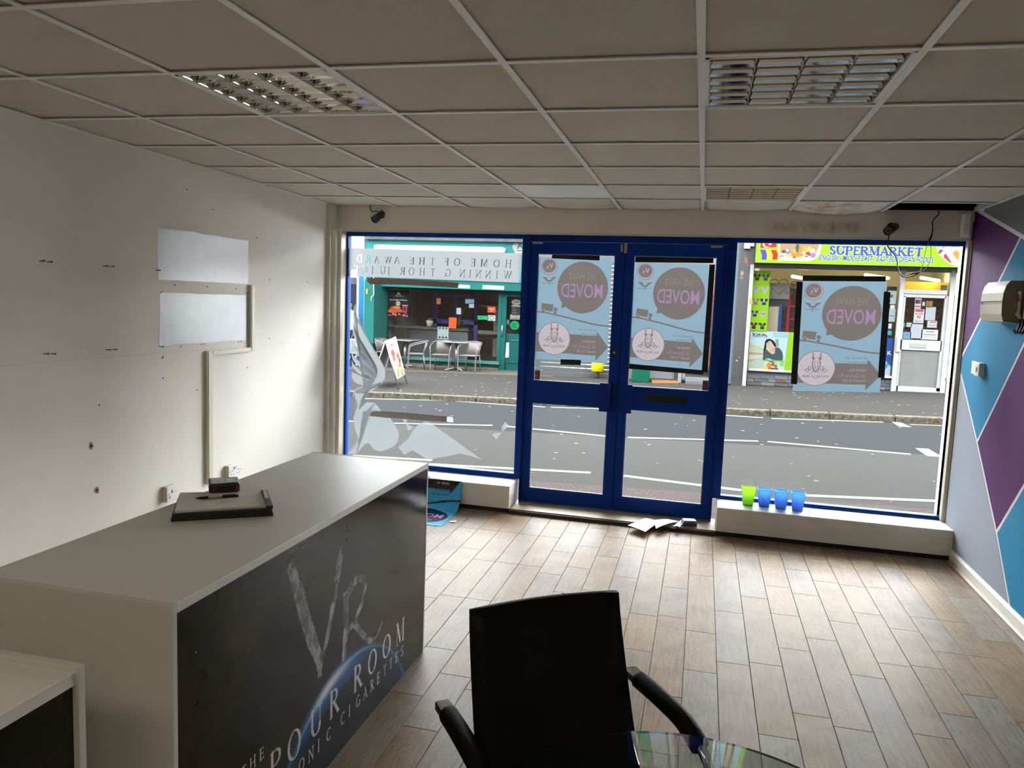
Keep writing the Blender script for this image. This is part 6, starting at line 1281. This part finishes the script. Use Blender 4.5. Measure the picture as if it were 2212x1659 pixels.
fbox('dark_panel', em('slate_board', '#4c5254'), t, YM+.25, (1657, 645, 1702, 662), .03); fbox('cream_panel', em('cream_board_out', '#e0d6b4'), t, YM+.2, (1653, 662, 1681, 716), .03); fbox('blue_post', em('blue_post', '#3c6ab8'), t, YM+.2, (1681, 658, 1688, 716), .04); fbox('grey_film', em('grey_window_board', '#9ba09c'), t, YM+.22, (1660, 612, 1706, 646), .02)
fbox('window_pane', m_shop_glass, t, YM, (1622, 584, 1937, 806), .006)
mb = MB(); hp = [onY(1683+20*q*(16*math.sin(a)**3)/16, 617-1.15*(13*math.cos(a)-5*math.cos(2*a)-2*math.cos(3*a)-math.cos(4*a)), YM-.004) for a in [i*2*math.pi/40 for i in range(40)] for q in (1,)]; mb.tube(hp, .012, 4, closed=True); rel(mb.build('heart_outline', em('brown_vinyl', '#8a6a34'), t), t)
w2, h2 = fsize(YM, (1708, 604, 1722, 626)); p = Print(w2, h2, .01); p.text('G', w2/2, h2*.85, h2*.7, '#8a6a34', 'c', bold=.01); fprint('vinyl_letter', t, YM-.004, (1708, 604, 1722, 626), p)
# jersey poster
q = (1621, 585, 1661, 716); w2, h2 = fsize(YM, q); p = Print(w2, h2, .010, '#a6e02a')
for r in range(5):
    for c_ in range(2):
        cx, cy = w2*(.28+.46*c_), h2*(.10+.2*r); s = w2*.19; c = ('#3a3c34', '#5a5c5c', '#b9cfcf', '#c4d6d6', '#7c8a78', '#2c3f6c', '#34447c', '#b8c4c4', '#3c3834', '#3a4a3a')[r*2+c_]
        p.rect(cx-s*.55, cy-s*.8, cx+s*.55, cy+s*1.1, c); p.poly([(cx-s, cy-s*.8), (cx+s, cy-s*.8), (cx+s, cy-s*.05), (cx+s*.6, cy-s*.05), (cx-s*.6, cy-s*.05), (cx-s, cy-s*.05)], c); p.circle(cx, cy-s*.8, s*.3, '#a6e02a'); p.rect(cx-s*.4, cy, cx+s*.4, cy+s*.25, ('#8a8c80', '#9a9c9c', '#d06a6a', '#d8a0a0', '#a8b4a4', '#c8d4e8', '#d8c8a0', '#c04848', '#8a8480', '#8a9a80')[r*2+c_]); p.rect(cx-s*.2, cy-s*.5, cx+s*.2, cy-s*.2, ('#d8d4c8', '#e0e0e0', '#c04848', '#c06060', '#e0e8d8', '#f0f4ff', '#f0e8b0', '#f4e8e8', '#c8c0b8', '#b8c8a8')[r*2+c_])
fprint('jersey_poster', t, YM-.004, q, p)
# food poster with the shop name and a shopper
q = (1618, 716, 1713, 805); w2, h2 = fsize(YM, q); p = Print(w2, h2, .008, '#cfeaf2')
def u(x, y): return ((x-215)/(965-215)*w2, (y-590)/(1310-590)*h2)
for i in range(6): p.poly([u(215, 820+i*70), u(470, 900+i*40), u(470, 925+i*40), u(215, 880+i*70)], ('#e8d48a', '#c8e0d0', '#e0b070', '#d8e8e0', '#d0c070', '#b8d8d0')[i])
p.poly([u(215, 1150), u(480, 1020), u(480, 1310), u(215, 1310)], '#c8dcc8'); p.rect(*u(600, 600), *u(870, 690), '#b4d8e4'); p.rect(*u(650, 720), *u(710, 860), '#8fb4b4')
hair = '#2a2422'; p.poly([u(*a) for a in ((480, 760), (510, 725), (560, 718), (620, 745), (660, 800), (670, 850), (640, 850), (600, 790), (520, 800), (505, 900), (490, 1100), (460, 1100), (465, 900))], hair)
p.poly([u(*a) for a in ((500, 800), (560, 750), (605, 790), (612, 840), (590, 885), (545, 892), (520, 880), (500, 840))], '#e8c4a8'); p.rect(*u(515, 798), *u(545, 805), '#5a4034'); p.rect(*u(525, 862), *u(550, 870), '#b8706a'); p.poly([u(*a) for a in ((575, 880), (650, 850), (675, 890), (655, 960), (600, 940))], '#e0b898')
p.poly([u(*a) for a in ((660, 860), (730, 870), (780, 930), (800, 1000), (805, 1090), (720, 1110), (560, 1060), (470, 1070), (475, 940), (510, 900), (560, 950), (620, 990), (660, 960))], '#4f6668'); p.poly([u(*a) for a in ((470, 1060), (560, 1085), (680, 1130), (650, 1145), (480, 1095))], '#41585a'); p.poly([u(*a) for a in ((545, 900), (590, 885), (600, 935), (630, 970), (600, 980), (555, 945))], '#e8c4a8'); p.poly([u(*a) for a in ((650, 1115), (720, 1130), (735, 1170), (660, 1150))], '#e8c4a8')
p.rect(*u(470, 1090), *u(830, 1110), '#7ad06a'); p.rect(*u(750, 1105), *u(830, 1190), '#9cdc7a')
for (x, y, r, c) in ((575, 1180, 45, '#f0a030'), (510, 1240, 45, '#f0e060'), (590, 1240, 30, '#e06030'), (640, 1170, 28, '#e04830'), (700, 1250, 38, '#d83a34'), (690, 1190, 28, '#6aa040'), (640, 1250, 32, '#4a7a34')): a_ = u(x, y); p.circle(a_[0], a_[1], r/750*w2, c)
p.poly([u(868, 590), u(965, 590), u(965, 1310), u(830, 1310)], '#a6e02a'); a_ = u(262, 678); p.text('IDEAL', a_[0], a_[1], h2*.06, '#28406c', bold=.03, width=w2*.345); p.text('A', u(424, 678)[0], a_[1], h2*.06, '#d8403a', bold=.03, width=w2*.072); p.text('SUPERMARKET', u(262, 703)[0], u(262, 703)[1], h2*.022, '#5a6a8c', width=w2*.345); p.poly([u(245, 640), u(262, 605), u(280, 612), u(262, 630)], '#3a78c8')
fprint('food_poster', t, YM-.004, q, p)
fbox('window_sill', m_wf, t, YM-.05, (1617, 804.5, 1937, 809), .1); fbox('stall_riser', em('grey_riser', '#7f8488', .6), t, YM+.03, (1612, 809, 1940, 836), .1)
# slate blocks of the riser
for row in range(3):
    x = 1613-(row % 2)*14
    while x < 1936:
        x2 = min(1937, x+30); x0_ = max(1613, x)
        if x2-x0_ > 3: yl = lambda xx, r_=row: 809.5+(xx-1613)*.036+r_*7.4; fbox('block', em('block_grey_%d' % random.randint(0, 10**6), random.choice(['#7b8084', '#868b8f', '#727679', '#8a8d90']), .6), t, YM-.0, (x0_+.4, yl((x0_+x2)/2)+.4, x2-.4, yl((x0_+x2)/2)+7.0), .05)
        x += 30
fbox('air_brick', em('terracotta_vent', '#8a5e50'), t, YM-.01, (1676, 821, 1698, 826.5), .02)
def nt_(q, c, ops=None, Y=YM-.004, name='window_notice'):
    w2, h2 = fsize(Y, q); p = Print(w2, h2, .009, c)
    if ops: ops(p, w2, h2)
    fprint(name, t, Y, q, p)
nt_((1917, 628, 1936, 657), '#c6d8dc', lambda p, w, h: (p.rect(w*.15, h*.7, w*.4, h*.85, '#c05a5a'), p.circle(w*.45, h*.4, w*.2, '#6a7a7e'))); nt_((1923, 659, 1933, 667), '#eef2f2'); nt_((1918, 667, 1934, 695), '#bcd2d4', lambda p, w, h: p.rect(w*.2, h*.5, w*.8, h*.6, '#8aa4a8')); nt_((1919, 699, 1926, 710), '#e8eeee'); nt_((1917, 714, 1926, 724), '#58b8b8')
nt_((1911, 730, 1926, 816), '#3a62b4', lambda p, w, h: (p.text('K', w*.35, h*.42, h*.09, '#f2f4fa', bold=.04), p.poly([(0, h*.55), (w, h*.72), (w, h), (0, h)], '#cfe6ee'), p.poly([(0, h*.7), (w*.5, h*.6), (w*.7, h*.7), (0, h*.85)], '#6ab0d8')))
# door and its frame
fbox('door_post', m_wf, t, YM-.06, (1936, 584, 1945, 850), .12); fbox('door_post', m_wf, t, YM-.06, (2043, 584, 2052, 850), .12); fbox('transom', m_wf, t, YM-.05, (1945, 626, 2046, 635), .1); fbox('transom_pane', m_shop_glass, t, YM, (1945, 584, 2046, 627), .006)
fbox('door_closer', em('closer_grey', '#6c6c68'), t, YM-.03, (2034, 616, 2046, 628), .06)
fbox('door_leaf', m_wf, t, YM-.03, (1942, 634, 2044, 643), .06); fbox('door_stile', m_wf, t, YM-.03, (1941, 640, 1948, 846), .06); fbox('door_stile', m_wf, t, YM-.03, (2032, 640, 2040, 846), .06); fbox('mid_rail', m_wf, t, YM-.03, (1944, 735, 2034, 757), .06); fbox('kick_rail', m_wf, t, YM-.03, (1936, 836, 2030, 848), .06)
fbox('lower_panel', em('grey_panel_door', '#a2a4a0', .5, var=.12, scale=5), t, YM-.0, (1938, 756, 2032, 838), .03); fbox('door_pane', m_shop_glass, t, YM, (1946, 642, 2034, 736), .006)
fbox('letter_plate', em('pale_letter_plate', '#c8c8c4'), t, YM-.04, (1965.5, 742, 2001, 751), .01); fbox('pull_handle', em('white_handle', '#dcdcd8'), t, YM-.10, (1937, 728, 1945, 760), .06)
for q, c, f in (((1976, 643, 1990, 667), '#d8dadc', lambda p, w, h: (p.rect(w*.1, h*.2, w*.6, h*.55, '#3c4466'), p.rect(w*.6, h*.2, w*.9, h*.55, '#c04a5a'), p.rect(w*.1, h*.75, w*.9, h*.85, '#d06a78'))), ((1990.5, 644, 2000, 668), '#38383a', lambda p, w, h: p.rect(w*.2, h*.35, w*.8, h*.7, '#e0e0e0')), ((2000.5, 650, 2015, 664), '#7a6a48', lambda p, w, h: [p.rect(w*.1*i, 0, w*.1*i+w*.05, h, '#b89858') for i in range(9)]), ((1974, 668, 1996, 698), '#ece6e6', lambda p, w, h: (p.rect(w*.1, h*.04, w*.9, h*.2, '#d85a5e'), p.text('NO DOGS', w/2, h*.38, h*.1, '#6a5050', 'c', bold=.02, width=w*.7), p.circle(w/2, h*.56, w*.2, '#c83a44', r0=w*.15), p.line([(w*.36, h*.5), (w*.64, h*.62)], w*.05, '#c83a44'), p.circle(w*.5, h*.56, w*.09, '#4a4040', ry=w*.06), p.text('ALLOWED', w/2, h*.9, h*.1, '#6a5050', 'c', bold=.02, width=w*.7))),
                ((1999, 663, 2021, 692), '#cdd6de', None), ((2003, 693, 2024, 708), '#e2dcdc', lambda p, w, h: (p.rect(w*.3, h*.1, w*.9, h*.25, '#c05a60'), p.rect(w*.1, h*.6, w*.9, h*.7, '#c88a8e'))), ((1967, 700, 1993, 731), '#d4dbe4', None), ((1990, 712, 2026, 734), '#eef0ee', lambda p, w, h: (p.rect(w*.25, h*.15, w*.75, h*.25, '#8a948e'), p.rect(w*.12, h*.45, w*.88, h*.54, '#a0a8a2'), p.rect(w*.15, h*.7, w*.85, h*.76, '#b4bab4'))), ((1944, 696.5, 1955, 706.5), '#4ab4d4', None), ((1958, 697, 1970, 706), '#d0dcd8', lambda p, w, h: [p.circle(w*(.2+.3*i), h*.5, w*.1, '#7a9490') for i in range(3)]), ((1944, 707, 1950, 727), '#c4d4da', lambda p, w, h: (p.rect(0, h*.6, w, h, '#5a9cc8'), p.rect(w*.2, h*.2, w*.8, h*.3, '#8a6a50'))), ((1951, 717, 1968, 732), '#86bcdc', lambda p, w, h: p.rect(w*.3, h*.3, w*.7, h*.5, '#6a9cc0'))): nt_(q, c, f, YM-.004, 'door_notice')
# right panel with bottle posters
fbox('window_post', m_wf, t, YM-.05, (2052, 584, 2054, 850), .1); fbox('side_pane', m_shop_glass, t, YM, (2052, 584, 2112, 822), .006); fbox('window_sill', m_wf, t, YM-.05, (2038, 819, 2112, 824), .1); fbox('stall_riser', em('grey_riser_right', '#73777a', .6), t, YM+.02, (2034, 823, 2112, 852), .1)
q = (2050, 636, 2098, 734); w2, h2 = fsize(YM, q); p = Print(w2, h2, .008, '#a8e838'); p.circle(w2*.62, h2*.62, w2*.46, '#e4f4ea', ry=h2*.40); p.text('SPIRITS', w2*.12, h2*.13, h2*.085, '#2a3020', bold=.03, shear=.2, width=w2*1.25)
cx = w2*.60; p.rect(cx-w2*.06, h2*.36, cx+w2*.06, h2*.52, '#a06a38'); p.circle(cx, h2*.60, w2*.15, '#a86a34', ry=h2*.14); p.rect(cx-w2*.15, h2*.60, cx+w2*.15, h2*.99, '#8e5426'); p.rect(cx-w2*.15, h2*.66, cx+w2*.15, h2*.9, '#e8e8d8'); p.rect(cx-w2*.15, h2*.75, cx+w2*.15, h2*.82, '#d86a60'); p.rect(cx-w2*.055, h2*.33, cx+w2*.055, h2*.37, '#4a6a9a'); fprint('drinks_poster', t, YM-.004, q, p)
q = (2040, 736, 2098, 820); w2, h2 = fsize(YM, q); p = Print(w2, h2, .008, '#d8ecf4')
for (fx, top_, wd, c, lb) in ((.16, .05, .10, '#6cc83a', '#c8e0a0'), (.44, .06, .11, '#e8b04a', '#f2e0b8'), (.70, .10, .10, '#8a4a2a', '#e8d8b8'), (.30, .45, .09, '#58b83a', '#3a4a38'), (.56, .42, .09, '#7ad04a', '#d8e8d0')):
    cx = w2*fx; p.rect(cx-wd*w2*.3, h2*top_, cx+wd*w2*.3, h2*(top_+.2), c); p.rect(cx-wd*w2, h2*(top_+.2), cx+wd*w2, h2*(top_+.58), c); p.rect(cx-wd*w2, h2*(top_+.28), cx+wd*w2, h2*(top_+.48), lb)
for (fx, c) in ((.08, '#e0e4e0'), (.28, '#5ad02a'), (.48, '#8ae04a'), (.68, '#5ac83a')): p.circle(w2*fx, h2*.80, w2*.11, c, ry=h2*.16); p.circle(w2*fx, h2*.80, w2*.07, '#e8e4e0', ry=h2*.07); p.circle(w2*fx, h2*.80, w2*.045, '#c84850', ry=h2*.04)
fprint('drinks_poster', t, YM-.004, q, p)
